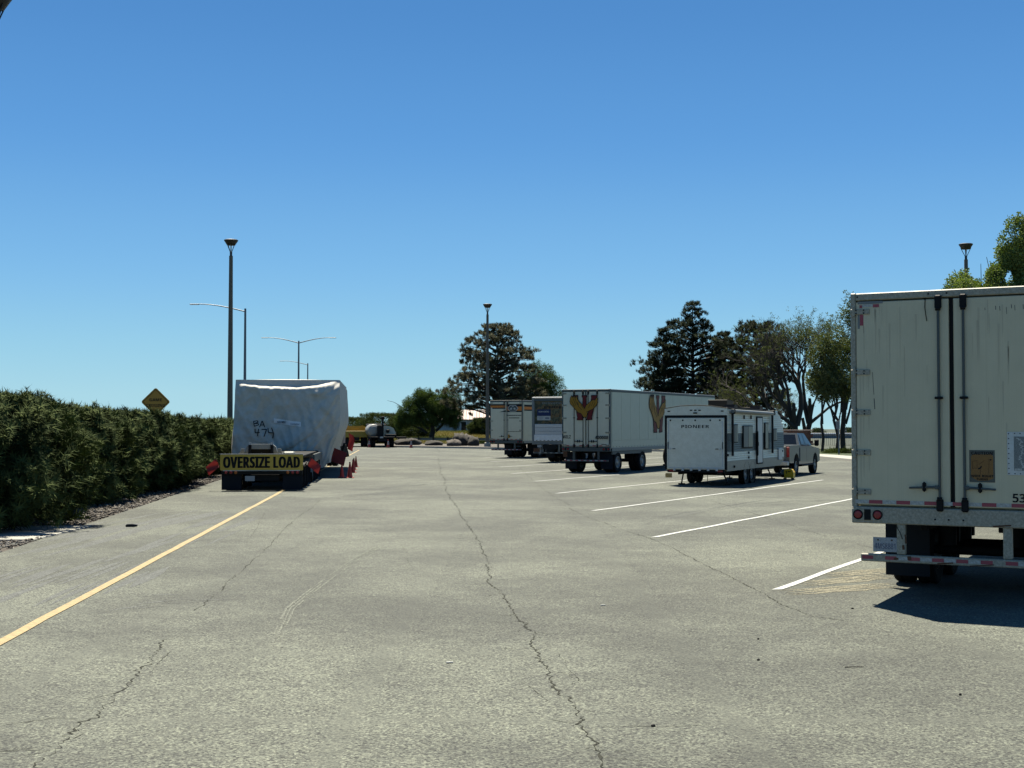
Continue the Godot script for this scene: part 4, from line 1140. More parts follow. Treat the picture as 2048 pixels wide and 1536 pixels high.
	# running gear, tongue, jacks
	for s in [-1.0, 1.0]:
		pbox("chassis_rail", Vector3(s * 0.75, 0.52, -4.4), Vector3(0.08, 0.18, 8.4), M.chassis, o)
		for t in [2.75, 3.62]:
			wheel(o, Vector3(s * 1.07, 0.37, -t), s, 0.37, 0.23, 0.20)
		for t in [0.9, 7.4]:
			var j := mb()
			tube(j, [Vector3(s * 0.8, 0.5, -t), Vector3(s * 0.95, 0.06, -t - 0.2)], 0.03, 0.03, 6)
			box(j, Vector3(s * 0.95, 0.03, -t - 0.2), Vector3(0.22, 0.05, 0.2))
			part("stabilizer_jack", j, M.chassis, o)
		var tg := mb()
		tube(tg, [Vector3(s * 0.75, 0.5, -8.3), Vector3(0.0, 0.5, -9.6)], 0.05, 0.05, 6)
		part("tongue", tg, M.chassis, o)
	for t in [2.75, 3.62]: pcyl("axle", Vector3(-1.0, 0.37, -t), Vector3(1.0, 0.37, -t), 0.05, M.chassis, o, 8)
	var wa := mb()
	for t in [2.75, 3.62]:
		lathe(wa, [Vector2(0.30, 0.0), Vector2(0.47, 0.0), Vector2(0.47, 0.03)], 18, Transform3D(Basis(Vector3(0, 0, 1), -PI / 2), Vector3(sx - 0.045, 0.42, -t)))
	part("wheel_arch", wa, M.black, o)
	for k in 2: pbox("entry_step", Vector3(sx + 0.12 + 0.16 * k, 0.55 - 0.2 * k, -4.6), Vector3(0.24, 0.03, 0.6), M.chassis, o)
	for k in 2:
		pcyl("propane_tank", Vector3(-0.18 + k * 0.36, 0.55, -9.0), Vector3(-0.18 + k * 0.36, 0.98, -9.0), 0.15, M.rv_white, o, 12, 0.13)
	pcyl("tongue_jack", Vector3(0, 0.06, -9.35), Vector3(0, 1.1, -9.35), 0.04, M.chassis, o, 8)
	var sp := mb()
	tube(sp, [Vector3(0.3, 0.45, -0.5), Vector3(0.28, 0.1, -0.6), Vector3(0.35, 0.015, -0.8), Vector3(0.9, 0.012, -0.9), Vector3(1.4, 0.012, -1.6)], 0.012, 0.012, 5)
	part("power_cable", sp, M.black, o)
	# a low white curtain of gear under the tongue, then the generator on the ground
	var g := thing("generator", "small yellow and black generator on the ground beside the camper tongue", "generator", P(12.05, 57.6), -30.0)
	var gb := mb()
	extr(gb, pv([-0.20, 0.06, 0.20, 0.06, 0.21, 0.30, 0.14, 0.42, 0.02, 0.46, -0.18, 0.44, -0.21, 0.3]), 0.26, Transform3D(Basis.IDENTITY, Vector3(0.04, 0, -0.02)))
	part("cover", gb, M.generator_yellow, g)
	pbox("engine_block", Vector3(-0.22, 0.25, -0.02), Vector3(0.26, 0.36, 0.34), M.black, g, 0.04)
	pbox("control_panel", Vector3(-0.24, 0.30, 0.155), Vector3(0.18, 0.2, 0.02), M.gray_trim, g, 0.01)
	pbox("logo_bar", Vector3(0.07, 0.34, 0.243), Vector3(0.13, 0.04, 0.004), M.ink, g)
	pbox("logo_mark", Vector3(-0.06, 0.30, 0.243), Vector3(0.035, 0.12, 0.004), M.ink, g)
	for s in [-0.17, 0.17]: pbox("foot", Vector3(s, 0.03, 0.1), Vector3(0.07, 0.06, 0.26), M.black, g, 0.01)
	var gh2 := mb()
	tube(gh2, [Vector3(-0.34, 0.42, 0.02), Vector3(-0.34, 0.52, 0.02), Vector3(0.08, 0.52, 0.02), Vector3(0.10, 0.44, 0.02)], 0.018, 0.018, 6)
	part("carry_handle", gh2, M.black, g)

	# pickup ahead of it
	var p := thing("pickup_truck", "silver gray crew cab pickup in front of the camping trailer", "pickup truck", P(11.70, 60.6), -26.0)
	var low := mb()
	# side profile, x ahead from the tailgate
	extr(low, pv([0.0, 0.62, 0.02, 1.42, 2.05, 1.42, 2.1, 1.36, 4.3, 1.34, 4.6, 1.30, 5.75, 1.22, 5.95, 1.1, 6.0, 0.62, 5.52, 0.52, 5.47, 0.74, 5.3, 0.94, 5.02, 1.02, 4.74, 0.94, 4.57, 0.74, 4.52, 0.52, 1.82, 0.52, 1.77, 0.76, 1.6, 0.96, 1.3, 1.04, 1.0, 0.96, 0.83, 0.76, 0.78, 0.60]), 1.98, Transform3D(b, Vector3(-0.99, 0, 0)))
	part("body", low, M.pickup_silver, p)
	for s in [-1.0, 1.0]:
		# slight flanks so that the sides catch the light
		var fk := mb()
		extr(fk, pv([1.9, 0.66, 1.9, 1.30, 4.45, 1.26, 4.45, 0.66]), 0.03, Transform3D(b, Vector3(s * 0.99 - (0.03 if s < 0 else 0.0), 0, 0)))
		part("door", fk, M.pickup_silver, p)
		pbox("door_seam", Vector3(s * 1.0, 0.97, -3.15), Vector3(0.045, 0.62, 0.012), M.black, p)
		pbox("running_board", Vector3(s * 1.02, 0.47, -3.1), Vector3(0.16, 0.06, 2.3), M.black, p, 0.02)
		pbox("tail_light", Vector3(s * 0.93, 1.12, 0.005), Vector3(0.14, 0.46, 0.05), M.red_lens, p, 0.015)
		wheel(p, Vector3(s * 0.86, 0.42, -1.3), s, 0.42, 0.28, 0.25)
		wheel(p, Vector3(s * 0.86, 0.42, -5.02), s, 0.42, 0.28, 0.25)
		var mr := mb()
		box(mr, Vector3(s * 1.26, 1.50, -4.15), Vector3(0.20, 0.32, 0.10), 0.04)
		cyl(mr, Vector3(s * 1.0, 1.42, -4.2), Vector3(s * 1.2, 1.45, -4.15), 0.04, 0.04, 6)
		part("mirror", mr, M.black, p)
	var cab := mb()
	var q := [Vector3(0.93, 1.40, -2.12), Vector3(0.93, 1.36, -4.55), Vector3(0.74, 1.95, -3.75), Vector3(0.74, 1.97, -2.42)]
	var mirror := func(v: Vector3) -> Vector3: return Vector3(-v.x, v.y, v.z)
	for s in [0, 1]:
		var r := []
		for v in q: r.append(v if s == 0 else mirror.call(v))
		face(cab, r, Vector3(1.0 if s == 0 else -1.0, 0.2, 0))
	face(cab, [q[2], q[3], mirror.call(q[3]), mirror.call(q[2])], Vector3.UP)
	face(cab, [q[0], q[3], mirror.call(q[3]), mirror.call(q[0])], Vector3(0, 0.3, 1))
	face(cab, [q[1], q[2], mirror.call(q[2]), mirror.call(q[1])], Vector3(0, 0.3, -1))
	part("cab", cab, M.pickup_silver, p)
	var rw := mb()
	face(rw, [Vector3(-0.78, 1.47, -2.14), Vector3(0.78, 1.47, -2.14), Vector3(0.66, 1.90, -2.37), Vector3(-0.66, 1.90, -2.37)], Vector3(0, 0.3, 1))
	part("rear_window", rw, M.glass_dark, p)
	for s in [-1.0, 1.0]:
		for e in [[2.46, 3.14, 2.56, 3.16], [3.22, 4.25, 3.24, 3.74]]:
			var sw := mb()
			var f := 0.012
			face(sw, [Vector3(s * (0.925 + f), 1.45, -e[0]), Vector3(s * (0.925 + f), 1.43, -e[1]), Vector3(s * (0.765 + f), 1.89, -e[3]), Vector3(s * (0.765 + f), 1.90, -e[2])], Vector3(s, 0.2, 0))
			part("side_window", sw, M.glass_blue, p)
	pbox("tailgate", Vector3(0, 1.06, 0.01), Vector3(1.7, 0.62, 0.05), M.pickup_silver, p, 0.02)
	pbox("rear_bumper", Vector3(0, 0.60, 0.08), Vector3(1.94, 0.2, 0.18), M.alu, p, 0.03)
	pbox("underbody", Vector3(0, 0.48, -3.0), Vector3(1.5, 0.2, 5.2), M.chassis, p)
	pbox("roof_light", Vector3(0, 1.985, -2.55), Vector3(0.5, 0.03, 0.06), M.ink, p, 0.01)

# ---------------------------------------------------------------- heavy haul trailer and its wrapped load
func strokes(o: Node3D, called: String, lines: Array, m: Material, r: float, surf: Callable) -> void:
	var st := mb()
	for l in lines:
		for i in l.size() - 1:
			var n := 5
			for k in n:
				var a: Vector2 = l[i].lerp(l[i + 1], float(k) / n)
				var b: Vector2 = l[i].lerp(l[i + 1], float(k + 1) / n)
				cyl(st, surf.call(a), surf.call(b), r, r, 5)
	part(called, st, m, o)

var wrinkle := FastNoiseLite.new()

func tarp_rear(u: float, v: float) -> float:   # how far the rear cloth stands out, u across 0..1, v up 0..1
	# a hollow along the top edge with a lip that hangs in a curve below it
	var sag := 0.972 - 0.085 * (1.0 - pow(absf(u - 0.45) / 0.55, 2.2))
	var d := v - sag
	var lip := 0.25 * exp(-pow(d / 0.02, 2.0)) if d > 0.0 else 0.25 * exp(-pow(d / 0.20, 2.0))
	lip *= smoothstep(0.0, 0.12, u) * smoothstep(1.0, 0.86, u)
	var out := lip
	# folds drawn from the upper right corner down to the left, and a few from the left
	for f in [[1.04, 1.00, 0.33, 0.03, 0.20, 0.040], [1.03, 0.93, 0.44, -0.03, 0.22, 0.036], [1.03, 0.86, 0.56, -0.05, 0.24, 0.034], [1.02, 0.76, 0.66, -0.06, 0.20, 0.030], [1.01, 0.62, 0.76, -0.1, 0.20, 0.028], [1.0, 0.45, 0.86, -0.1, 0.16, 0.024], [-0.02, 0.98, 0.42, 0.02, 0.10, 0.040], [-0.03, 0.85, 0.24, 0.02, 0.14, 0.032], [-0.03, 0.60, 0.10, -0.02, 0.14, 0.030], [-0.02, 0.36, 0.20, -0.02, 0.09, 0.028], [0.98, 1.04, 0.70, 0.82, 0.12, 0.022], [1.0, 1.02, 0.80, 0.78, 0.12, 0.020]]:
		var a := Vector2(f[0], f[1]); var b := Vector2(f[2], f[3])
		var p := Vector2(u, v)
		var t := clampf((p - a).dot(b - a) / (b - a).length_squared(), 0.0, 1.0)
		var bow := 0.07 * sin(t * PI)
		var q := a.lerp(b, t) + Vector2(0.0, -bow)
		var dv := p - q
		var side := 1.0 if dv.y > 0.0 else 0.45      # steep on the under side
		out += 2.6 * f[4] * exp(-dv.length() / (f[5] * side)) * (0.25 + 0.75 * smoothstep(0.0, 0.35, t)) * (1.0 - smoothstep(0.7, 1.0, t)) * smoothstep(1.0, 0.9, v)
	wrinkle.fractal_type = FastNoiseLite.FRACTAL_RIDGED
	wrinkle.frequency = 1.0
	wrinkle.fractal_octaves = 3
	var wq := Vector2(u * 5.2 + v * 1.6, v * 2.0 - u * 1.2)
	out += 0.10 * wrinkle.get_noise_2dv(wq) * smoothstep(1.0, 0.85, v)
	out += 0.20 * sin(PI * u) * sin(PI * clampf(v, 0, 1)) + 0.025 * sin(u * 31.0 + v * 7.0) * (1.0 - v)
	return out

func build_oversize() -> void:
	var o := thing("heavy_haul_trailer", "long low heavy haul trailer with a yellow OVERSIZE LOAD sign across its rear", "trailer", P(-8.94, 47.4), 4.9)
	var sg := pbox("oversize_sign", Vector3(0.0, 1.02, 0.06), Vector3(2.92, 0.57, 0.04), M.sign_yellow, o, 0.006)
	for e in [-0.016, 0.0, 0.016]: letters("OVERSIZE LOAD", Vector3(e, 0.0, 0.022 + absf(e) * 0.1), 2.68, 0.40, M.ink, sg)
	pbox("sign_rim", Vector3(0, 0.292, 0.0), Vector3(2.94, 0.02, 0.06), M.alu, sg)
	pbox("sign_rim", Vector3(0, -0.295, 0.0), Vector3(2.7, 0.025, 0.06), M.alu, sg)
	pbox("rear_beam", Vector3(0, 0.66, -0.06), Vector3(2.86, 0.15, 0.14), M.chassis, o, 0.01)
	pbox("beam_ledge", Vector3(0.05, 0.725, 0.03), Vector3(1.1, 0.03, 0.12), M.alu, o)
	for s in [-1.0, 1.0]:
		for k in 3:
			var st := mb()
			lathe(st, [Vector2(0.0, 0.02), Vector2(0.045, 0.012), Vector2(0.055, 0.0)], 12, Transform3D(Basis(Vector3.RIGHT, PI / 2), Vector3(s * (0.92 + k * 0.17), 0.655, 0.012)))
			part("tail_light", st, M.amber_lens if k == 0 else M.red_lens, o)
		pbox("mud_flap", Vector3(s * 1.08, 0.345, -0.12), Vector3(0.70, 0.63, 0.014), M.mudflap, o)
	pbox("licence_plate", Vector3(-0.42, 0.44, 0.0), Vector3(0.34, 0.18, 0.012), M.plate, o)
	pbox("crossbar", Vector3(0.1, 0.46, -0.2), Vector3(1.0, 0.22, 0.1), M.chassis, o)
	# yoke and pins behind the sign
	var yk := mb()
	extr(yk, pv([-0.60, 1.28, -0.52, 1.56, -0.40, 1.66, 0.40, 1.66, 0.52, 1.56, 0.60, 1.28, 0.44, 1.28, 0.38, 1.48, -0.38, 1.48, -0.44, 1.28]), 0.2, Transform3D(Basis.IDENTITY, Vector3(-0.06, 0, -0.5)))
	part("yoke", yk, M.galv, o)
	pbox("yoke_core", Vector3(-0.06, 1.38, -0.45), Vector3(0.8, 0.2, 0.1), M.black, o)
	for s in [-1.0, 1.0]:
		pcyl("pin_post", Vector3(-0.06 + s * 0.39, 1.2, -0.22), Vector3(-0.06 + s * 0.39, 1.64, -0.22), 0.055, M.black, o, 10)
		for e in [-0.03, 0.03]: pcyl("pin", Vector3(-0.06 + s * 0.39 + e, 1.62, -0.22), Vector3(-0.06 + s * 0.39 + e, 1.73, -0.22), 0.02, M.alu, o, 8)
		var br := mb()
		extr(br, pv([0.0, 1.25, 0.08, 1.50, 0.20, 1.50, 0.20, 1.25]), 0.1, Transform3D(Basis(Vector3(-s, 0, 0), Vector3.UP, Vector3(0, 0, -s)), Vector3(-0.06 + s * 0.78, 0, -0.3)))
		part("bracket", br, M.galv, o)
	pbox("deck_hump", Vector3(0.9, 1.32, -0.8), Vector3(0.42, 0.14, 0.3), M.galv, o, 0.05)
	# spine, axle lines with dual wheels and flaps
	for s in [-1.0, 1.0]: pbox("frame_beam", Vector3(s * 0.5, 0.92, -15.0), Vector3(0.22, 0.42, 29.0), M.chassis, o, 0.02)
	pbox("deck", Vector3(0, 1.16, -7.0), Vector3(2.5, 0.06, 12.6), M.chassis, o, 0.01)
	for t in [1.0, 2.5, 4.0, 7.2, 8.7, 10.2, 29.0, 30.5]:
		pcyl("axle", Vector3(-1.2, 0.42, -t), Vector3(1.2, 0.42, -t), 0.07, M.chassis, o, 8)
		for s in [-1.0, 1.0]:
			wheel(o, Vector3(s * 1.22, 0.42, -t), s, 0.42, 0.26, 0.24)
			wheel(o, Vector3(s * 0.9, 0.42, -t), s, 0.42, 0.26, 0.24)
			if t < 12.0:
				pbox("mud_flap", Vector3(s * 1.08, 0.46, -t - 0.55), Vector3(0.70, 0.74, 0.014), M.mudflap, o)
				var fd := mb()
				for k in 6:
					var a0 := PI * k / 6.0; var a1 := PI * (k + 1) / 6.0
					face(fd, [Vector3(s * 1.38, 0.42 + sin(a0) * 0.52, -t + cos(a0) * 0.52), Vector3(s * 0.74, 0.42 + sin(a0) * 0.52, -t + cos(a0) * 0.52), Vector3(s * 0.74, 0.42 + sin(a1) * 0.52, -t + cos(a1) * 0.52), Vector3(s * 1.38, 0.42 + sin(a1) * 0.52, -t + cos(a1) * 0.52)], Vector3(0, sin((a0 + a1) / 2), cos((a0 + a1) / 2)))
				part("fender", fd, M.galv if t > 7.0 else M.chassis, o)
	for s in [-1.0, 1.0]:
		pbox("side_rail", Vector3(s * 1.40, 1.0, -9.6), Vector3(0.07, 0.30, 5.2), M.frame_dark, o, 0.01)
		# red warning flags on staffs at the rear corners
		var fg := mb(true)
		var n := 6
		for i in n:
			for j in n:
				var pts := []
				for e in [[i, j], [i + 1, j], [i + 1, j + 1], [i, j + 1]]:
					var a := float(e[0]) / n; var c := float(e[1]) / n
					var v := Vector2((a - c) * 0.24, 0.0 - (a + c) * 0.30)
					pts.append(Vector3(v.x + s * 0.26 * (a + c) * 0.5, v.y, 0.04 * sin(a * 7.0 + c * 4.0)))
				face(fg, pts, Vector3.BACK)
		var fo := part("flag", fg, M.flag, o)
		fo.position = Vector3(s * 1.62 if s < 0 else 1.66, 1.15, -0.1 if s < 0 else -1.2)
		pcyl("flag_staff", Vector3(s * 1.30, 0.72, -0.1 if s < 0 else -1.2), Vector3(s * 1.66, 1.17, -0.1 if s < 0 else -1.2), 0.015, M.black, o, 6)

	# the load under its tarpaulin
	var l := thing("wrapped_load", "huge load wrapped in pale gray tarpaulin marked BA 474 on the low trailer", "wrapped load", P(-10.17, 60.0), 5.7)
	var W := 4.66; var H0 := 0.55; var H1 := 4.40; var LL := 14.6
	var st := mb(true)
	var nu := 72; var nv := 64
	var width := func(v: float) -> float: return 1.0 + 0.012 * sin(PI * clampf(1.0 - v, 0, 1))
	var bot := func(u: float) -> float: return lerpf(0.84, 0.36, smoothstep(0.25, 0.9, u)) + 0.06 * sin(u * 9.0) + (0.25 * smoothstep(0.93, 1.0, u))
	var rear := func(q: Vector2) -> Vector3:
		var u := q.x; var v := q.y
		var lo: float = bot.call(u)
		var y := lerpf(lo, H1, v)
		var w: float = W * width.call(v)
		var shrink := lerpf(0.80, 1.0, smoothstep(0.0, 0.5, v)) if u > 0.5 else lerpf(1.05, 1.0, smoothstep(0.0, 0.8, v))
		return Vector3((u - 0.5) * w * shrink, y, tarp_rear(u, v) - 0.12)
	for i in nu:
		for j in nv:
			var pts := []
			for e in [[i, j], [i + 1, j], [i + 1, j + 1], [i, j + 1]]: pts.append(rear.call(Vector2(float(e[0]) / nu, float(e[1]) / nv)))
			face(st, pts, Vector3.BACK)
	# sides and top, back along the load
	var nl := 60
	for s in [-1.0, 1.0]:
		var side := func(t: float, v: float) -> Vector3:
			var p: Vector3 = rear.call(Vector2(0.0 if s < 0 else 1.0, v))
			var zz := -t * LL
			var fold := 0.10 * sin(t * 46.0 + v * 3.0) * (1.0 - 0.7 * v) + 0.06 * sin(t * 91.0 - v * 5.0) * (1.0 - v)
			var lo2: float = lerpf(p.y, p.y + (1.0 - v) * (0.35 * smoothstep(0.0, 0.9, t) + 0.12 * sin(t * 13.0)), smoothstep(0.0, 0.1, t))
			return Vector3(p.x + s * fold * 0.8 * smoothstep(0.0, 0.04, t), lo2 - 0.22 * v * smoothstep(0.80, 1.0, t), p.z * (1.0 - smoothstep(0.0, 0.03, t)) + zz)
		for i in nl:
			for j in 24:
				var pts := []
				for e in [[i, j], [i + 1, j], [i + 1, j + 1], [i, j + 1]]: pts.append(side.call(float(e[0]) / nl, float(e[1]) / 24.0))
				face(st, pts, Vector3(s, 0.1, 0))
	var topf := func(t: float, u: float) -> Vector3:
		var w: float = W * width.call(1.0)
		var z0: float = (tarp_rear(u, 1.0) - 0.12) * (1.0 - smoothstep(0.0, 0.03, t))
		return Vector3((u - 0.5) * w, H1 + 0.05 * sin(PI * u) * sin(t * 20.0) * smoothstep(0.0, 0.05, t) - 0.22 * smoothstep(0.80, 1.0, t), z0 - t * LL)
	for i in nl:
		for j in 16:
			var pts := []
			for e in [[i, j], [i + 1, j], [i + 1, j + 1], [i, j + 1]]: pts.append(topf.call(float(e[0]) / nl, float(e[1]) / 16.0))
			face(st, pts, Vector3.UP)
	part("tarpaulin", st, M.tarp, l)
	# far end, and a dark core so that no light comes through from below
	pbox("cargo", Vector3(0, 2.4, -LL / 2 - 0.2), Vector3(W - 0.9, 3.4, LL - 0.9), M.chassis, l, 0.1)
	pbox("far_end", Vector3(0, 2.5, -LL + 0.05), Vector3(W - 0.2, 3.3, 0.1), M.tarp, l, 0.05)
	# label and paint marks lie on the cloth
	var on := func(q: Vector2) -> Vector3: return rear.call(q) + Vector3(0, 0, 0.02)
	var lb := mb(true)
	for i in 16:
		for j in 4:
			var pts := []
			for e in [[i, j], [i + 1, j], [i + 1, j + 1], [i, j + 1]]: pts.append(on.call(Vector2(0.375 + 0.255 * e[0] / 16.0, 0.462 + 0.055 * e[1] / 4.0 - 0.008 * e[0] / 16.0)))
			face(lb, pts, Vector3.BACK)
	part("cloth_label", lb, M.tarp_label, l)
	var c1: Vector3 = on.call(Vector2(0.46, 0.485)) + Vector3(0, 0, 0.05)
	letters("SIEMENS", c1, 0.52, 0.10, M.ink, l, Basis.IDENTITY, 700, "Droid Serif")
	var c2: Vector3 = on.call(Vector2(0.575, 0.48)) + Vector3(0, 0, 0.06)
	letters("Gamesa", c2, 0.40, 0.09, M.ink, l, Basis.IDENTITY, 400, "Droid Serif")
	var g := func(a: Array) -> Array:      # pixels of the enlarged photograph's cloth to u, v
		var r := []
		for i in range(0, a.size(), 2): r.append(Vector2((a[i] - 170.0) / 1230.0, 1.0 - (a[i + 1] - 120.0) / 930.0))
		return r
	var ba := [g.call([402, 625, 412, 680]), g.call([398, 622, 440, 612, 452, 630, 412, 648]), g.call([412, 648, 452, 645, 458, 664, 412, 680]), g.call([470, 690, 497, 612, 528, 684]), g.call([480, 664, 518, 660])]
	var num := [g.call([420, 712, 424, 758, 474, 752]), g.call([462, 710, 452, 796]), g.call([494, 714, 550, 708, 524, 798]), g.call([566, 692, 574, 742, 622, 740]), g.call([608, 682, 632, 745, 622, 802])]
	strokes(l, "painted_letters", ba, M.ink, 0.019, on)
	strokes(l, "painted_numbers", num, M.ink, 0.021, on)
	# flag and mats hanging at the lower right corner
	var fl := mb(true)
	for i in 6:
		for j in 6:
			var pts := []
			for e in [[i, j], [i + 1, j], [i + 1, j + 1], [i, j + 1]]:
				var a: float = e[0] / 6.0; var c: float = e[1] / 6.0
				pts.append(Vector3(2.02 + a * 0.62 - c * 0.14, 1.30 - c * 0.62 - a * 0.25, -1.6 + 0.05 * sin(a * 6 + c * 5)))
			face(fl, pts, Vector3.BACK)
	part("flag", fl, M.flag, l)
	var fl2 := mb(true)
	for i in 4:
		for j in 6:
			var pts := []
			for e in [[i, j], [i + 1, j], [i + 1, j + 1], [i, j + 1]]:
				var a: float = e[0] / 4.0; var c: float = e[1] / 6.0
				pts.append(Vector3(2.42 + a * 0.28 + 0.05 * sin(c * 5.0), 1.9 - c * 0.9 - a * 0.15, -14.2 + 0.05 * sin(a * 6 + c * 5)))
			face(fl2, pts, Vector3.BACK)
	part("flag", fl2, M.flag, l)
	pbox("corner_mat", Vector3(2.36, 0.98, -8.6), Vector3(0.34, 0.62, 0.05), M.gravel, l, 0.01, Basis(Vector3.BACK, 0.25))
	pbox("chain_binder", Vector3(2.26, 1.05, -7.6), Vector3(0.12, 0.8, 0.12), M.chassis, l, 0.03, Basis(Vector3.BACK, -0.3))

func make_cone(label: String, at: Vector3, h: float, banded: bool, group: String) -> Node3D:
	var o := thing("traffic_cone", label, "traffic cone", at, 0.0, group)
	var st := mb()
	lathe(st, [Vector2(h * 0.19, 0.03), Vector2(h * 0.175, 0.045), Vector2(h * 0.035, h), Vector2(0.0, h)], 18)
	part("cone_body", st, M.cone, o)
	pbox("base", Vector3(0, 0.016, 0), Vector3(h * 0.5, 0.03, h * 0.5), M.cone if not banded else M.black, o, 0.01)
	var tp := mb()
	lathe(tp, [Vector2(h * 0.052, h * 0.94), Vector2(h * 0.04, h * 1.005), Vector2(0, h * 1.005)], 14)
	part("tip", tp, M.ink if not banded else M.cone, o)
	if banded:
		for e in [[0.80, 0.62], [0.54, 0.40]]:
			var b := mb()
			lathe(b, [Vector2(h * lerpf(0.181, 0.041, e[1]), h * e[1]), Vector2(h * lerpf(0.181, 0.041, e[0]), h * e[0])], 18)
			part("white_band", b, M.white_tape, o)
	return o

func build_cones() -> void:
	var near := [[-7.20, 58.9, 0.71, "largest orange cone, nearest of the cones by the wrapped load"], [-7.62, 59.4, 0.62, "orange cone standing in the load's shadow, leftmost of its row"], [-7.82, 65.2, 0.66, "orange cone second from the nearest in the row by the load"], [-8.30, 69.6, 0.62, "orange cone third from the nearest in the row by the load"], [-8.72, 74.1, 0.60, "farthest orange cone of the row by the wrapped load"]]
	for c in near: make_cone(c[3], P(c[0], c[1]), c[2], false, "plain orange cones along the wrapped load")
	var far := [[-16.9, 139.5, "banded cone beside the tarpaulin, in front of the yellow dump bed"], [-14.9, 138.5, "banded cone in front of the tank truck's left wheels"], [-12.75, 136.5, "banded cone at the tank truck's right rear wheel"], [-10.35, 136.0, "banded cone standing alone in front of the kerb"]]
	for c in far: make_cone(c[2], P(c[0], c[1]), 0.86, true, "banded cones before the work trucks")

func build_work_trucks() -> void:
	var d := thing("dump_truck", "yellow dump truck with its empty bed showing, beyond the wrapped load", "dump truck", P(-16.75, 141.5), 8.0)
	var b := mb()
	# bed: tailgate lower in the middle, flared sides
	extr(b, pv([-1.28, 1.05, 1.28, 1.05, 1.30, 1.66, -1.30, 1.66]), 0.10, Transform3D(Basis.IDENTITY, Vector3(0, 0, 0)))
	part("tailgate", b, M.truck_yellow, d)
	for s in [-1.0, 1.0]:
		pbox("bed_side", Vector3(s * 1.24, 1.56, -2.4), Vector3(0.12, 1.02, 4.7), M.truck_yellow, d, 0.03)
		pbox("tailgate_post", Vector3(s * 1.22, 1.45, 0.08), Vector3(0.18, 0.85, 0.14), M.truck_yellow, d, 0.02)
	var hb := mb()
	extr(hb, pv([-1.3, 1.3, 1.3, 1.3, 1.3, 2.12, 0.9, 2.30, 0.55, 2.22, -0.45, 2.22, -0.8, 2.30, -1.3, 2.12]), 0.1, Transform3D(Basis.IDENTITY, Vector3(0, 0, -4.75)))
	part("headboard", hb, M.truck_yellow, d)
	pbox("tailgate_rail", Vector3(0.1, 1.68, 0.06), Vector3(2.3, 0.07, 0.14), M.truck_yellow, d, 0.02)
	pbox("bed_floor", Vector3(0, 1.1, -2.4), Vector3(2.5, 0.1, 4.7), M.truck_yellow, d)
	pbox("frame", Vector3(0, 0.85, -3.0), Vector3(0.9, 0.35, 7.0), M.chassis, d)
	axle_set(d, 1.2); axle_set(d, 2.5); axle_set(d, 6.6, 0.98, false)
	pbox("cab", Vector3(0, 1.45, -6.2), Vector3(2.1, 1.3, 2.0), M.truck_yellow, d, 0.12)
	for s in [-1.0, 1.0]: pbox("mud_flap", Vector3(s * 0.95, 0.6, -0.45), Vector3(0.62, 0.7, 0.012), M.mudflap, d)

	var t := thing("tank_truck", "dark flatbed work truck carrying a white horizontal tank and crane post", "truck", P(-13.5, 138.2), 12.0)
	var tk := mb()
	lathe(tk, [Vector2(0.0, 0.0), Vector2(0.4, 0.05), Vector2(0.60, 0.18), Vector2(0.66, 0.34), Vector2(0.66, 3.0), Vector2(0.5, 3.2), Vector2(0.0, 3.3)], 26, Transform3D(Basis(Vector3.RIGHT, -PI / 2), Vector3(-0.80, 1.78, -0.6)))
	part("tank", tk, M.tank_white, t)
	for e in [-1.2, -3.0]:
		var bd := mb()
		lathe(bd, [Vector2(0.675, -0.04), Vector2(0.675, 0.04)], 26, Transform3D(Basis(Vector3.RIGHT, -PI / 2), Vector3(-0.80, 1.78, e)))
		part("tank_band", bd, M.black, t)
	var cover := mb()
	extr(cover, pv([0.15, 1.2, 1.25, 1.2, 1.5, 1.5, 1.25, 2.0, 0.9, 2.2, 0.15, 2.3]), 0.8, Transform3D(Basis.IDENTITY, Vector3(0, 0, -1.6)))
	part("engine_cover", cover, M.white_panel, t)
	pcyl("crane_post", Vector3(0.0, 1.1, -0.3), Vector3(0.06, 3.05, -0.3), 0.14, M.black, t, 10, 0.11)
	pbox("crane_head", Vector3(0.07, 3.12, -0.3), Vector3(0.34, 0.28, 0.3), M.black, t, 0.05)
	var arm := mb()
	tube(arm, [Vector3(0.0, 2.95, -0.3), Vector3(-0.36, 3.12, -0.3), Vector3(-0.45, 3.35, -0.3)], 0.06, 0.05, 6)
	part("crane_arm", arm, M.black, t)
	pbox("pump_cabinet", Vector3(-0.22, 1.7, -0.35), Vector3(0.62, 1.2, 0.4), M.black, t, 0.03)
	pbox("valve_block", Vector3(0.62, 1.72, -0.6), Vector3(0.36, 0.34, 0.3), M.black, t, 0.06)
	pbox("hose_box", Vector3(0.9, 1.22, -0.5), Vector3(1.1, 0.34, 0.9), M.black, t, 0.04)
	pbox("flatbed", Vector3(0, 1.05, -2.6), Vector3(2.5, 0.16, 5.6), M.black, t, 0.02)
	pbox("spray_bar", Vector3(1.95, 1.02, -0.1), Vector3(1.1, 0.22, 0.25), M.black, t, 0.03)
	pbox("number_plate", Vector3(-0.12, 1.06, 0.22), Vector3(0.34, 0.16, 0.02), M.white_tape, t)
	pbox("frame", Vector3(0, 0.8, -3.2), Vector3(0.9, 0.3, 6.5), M.chassis, t)
	axle_set(t, 1.0); axle_set(t, 2.3); axle_set(t, 6.4, 0.98, false)
	pbox("cab", Vector3(0, 1.75, -6.2), Vector3(2.1, 1.5, 1.9), M.chassis, t, 0.12)
	for s in [-1.0, 1.0]: pbox("work_light", Vector3(s * 0.12, 2.45, -0.1), Vector3(0.12, 0.1, 0.1), M.white_tape, t, 0.02)

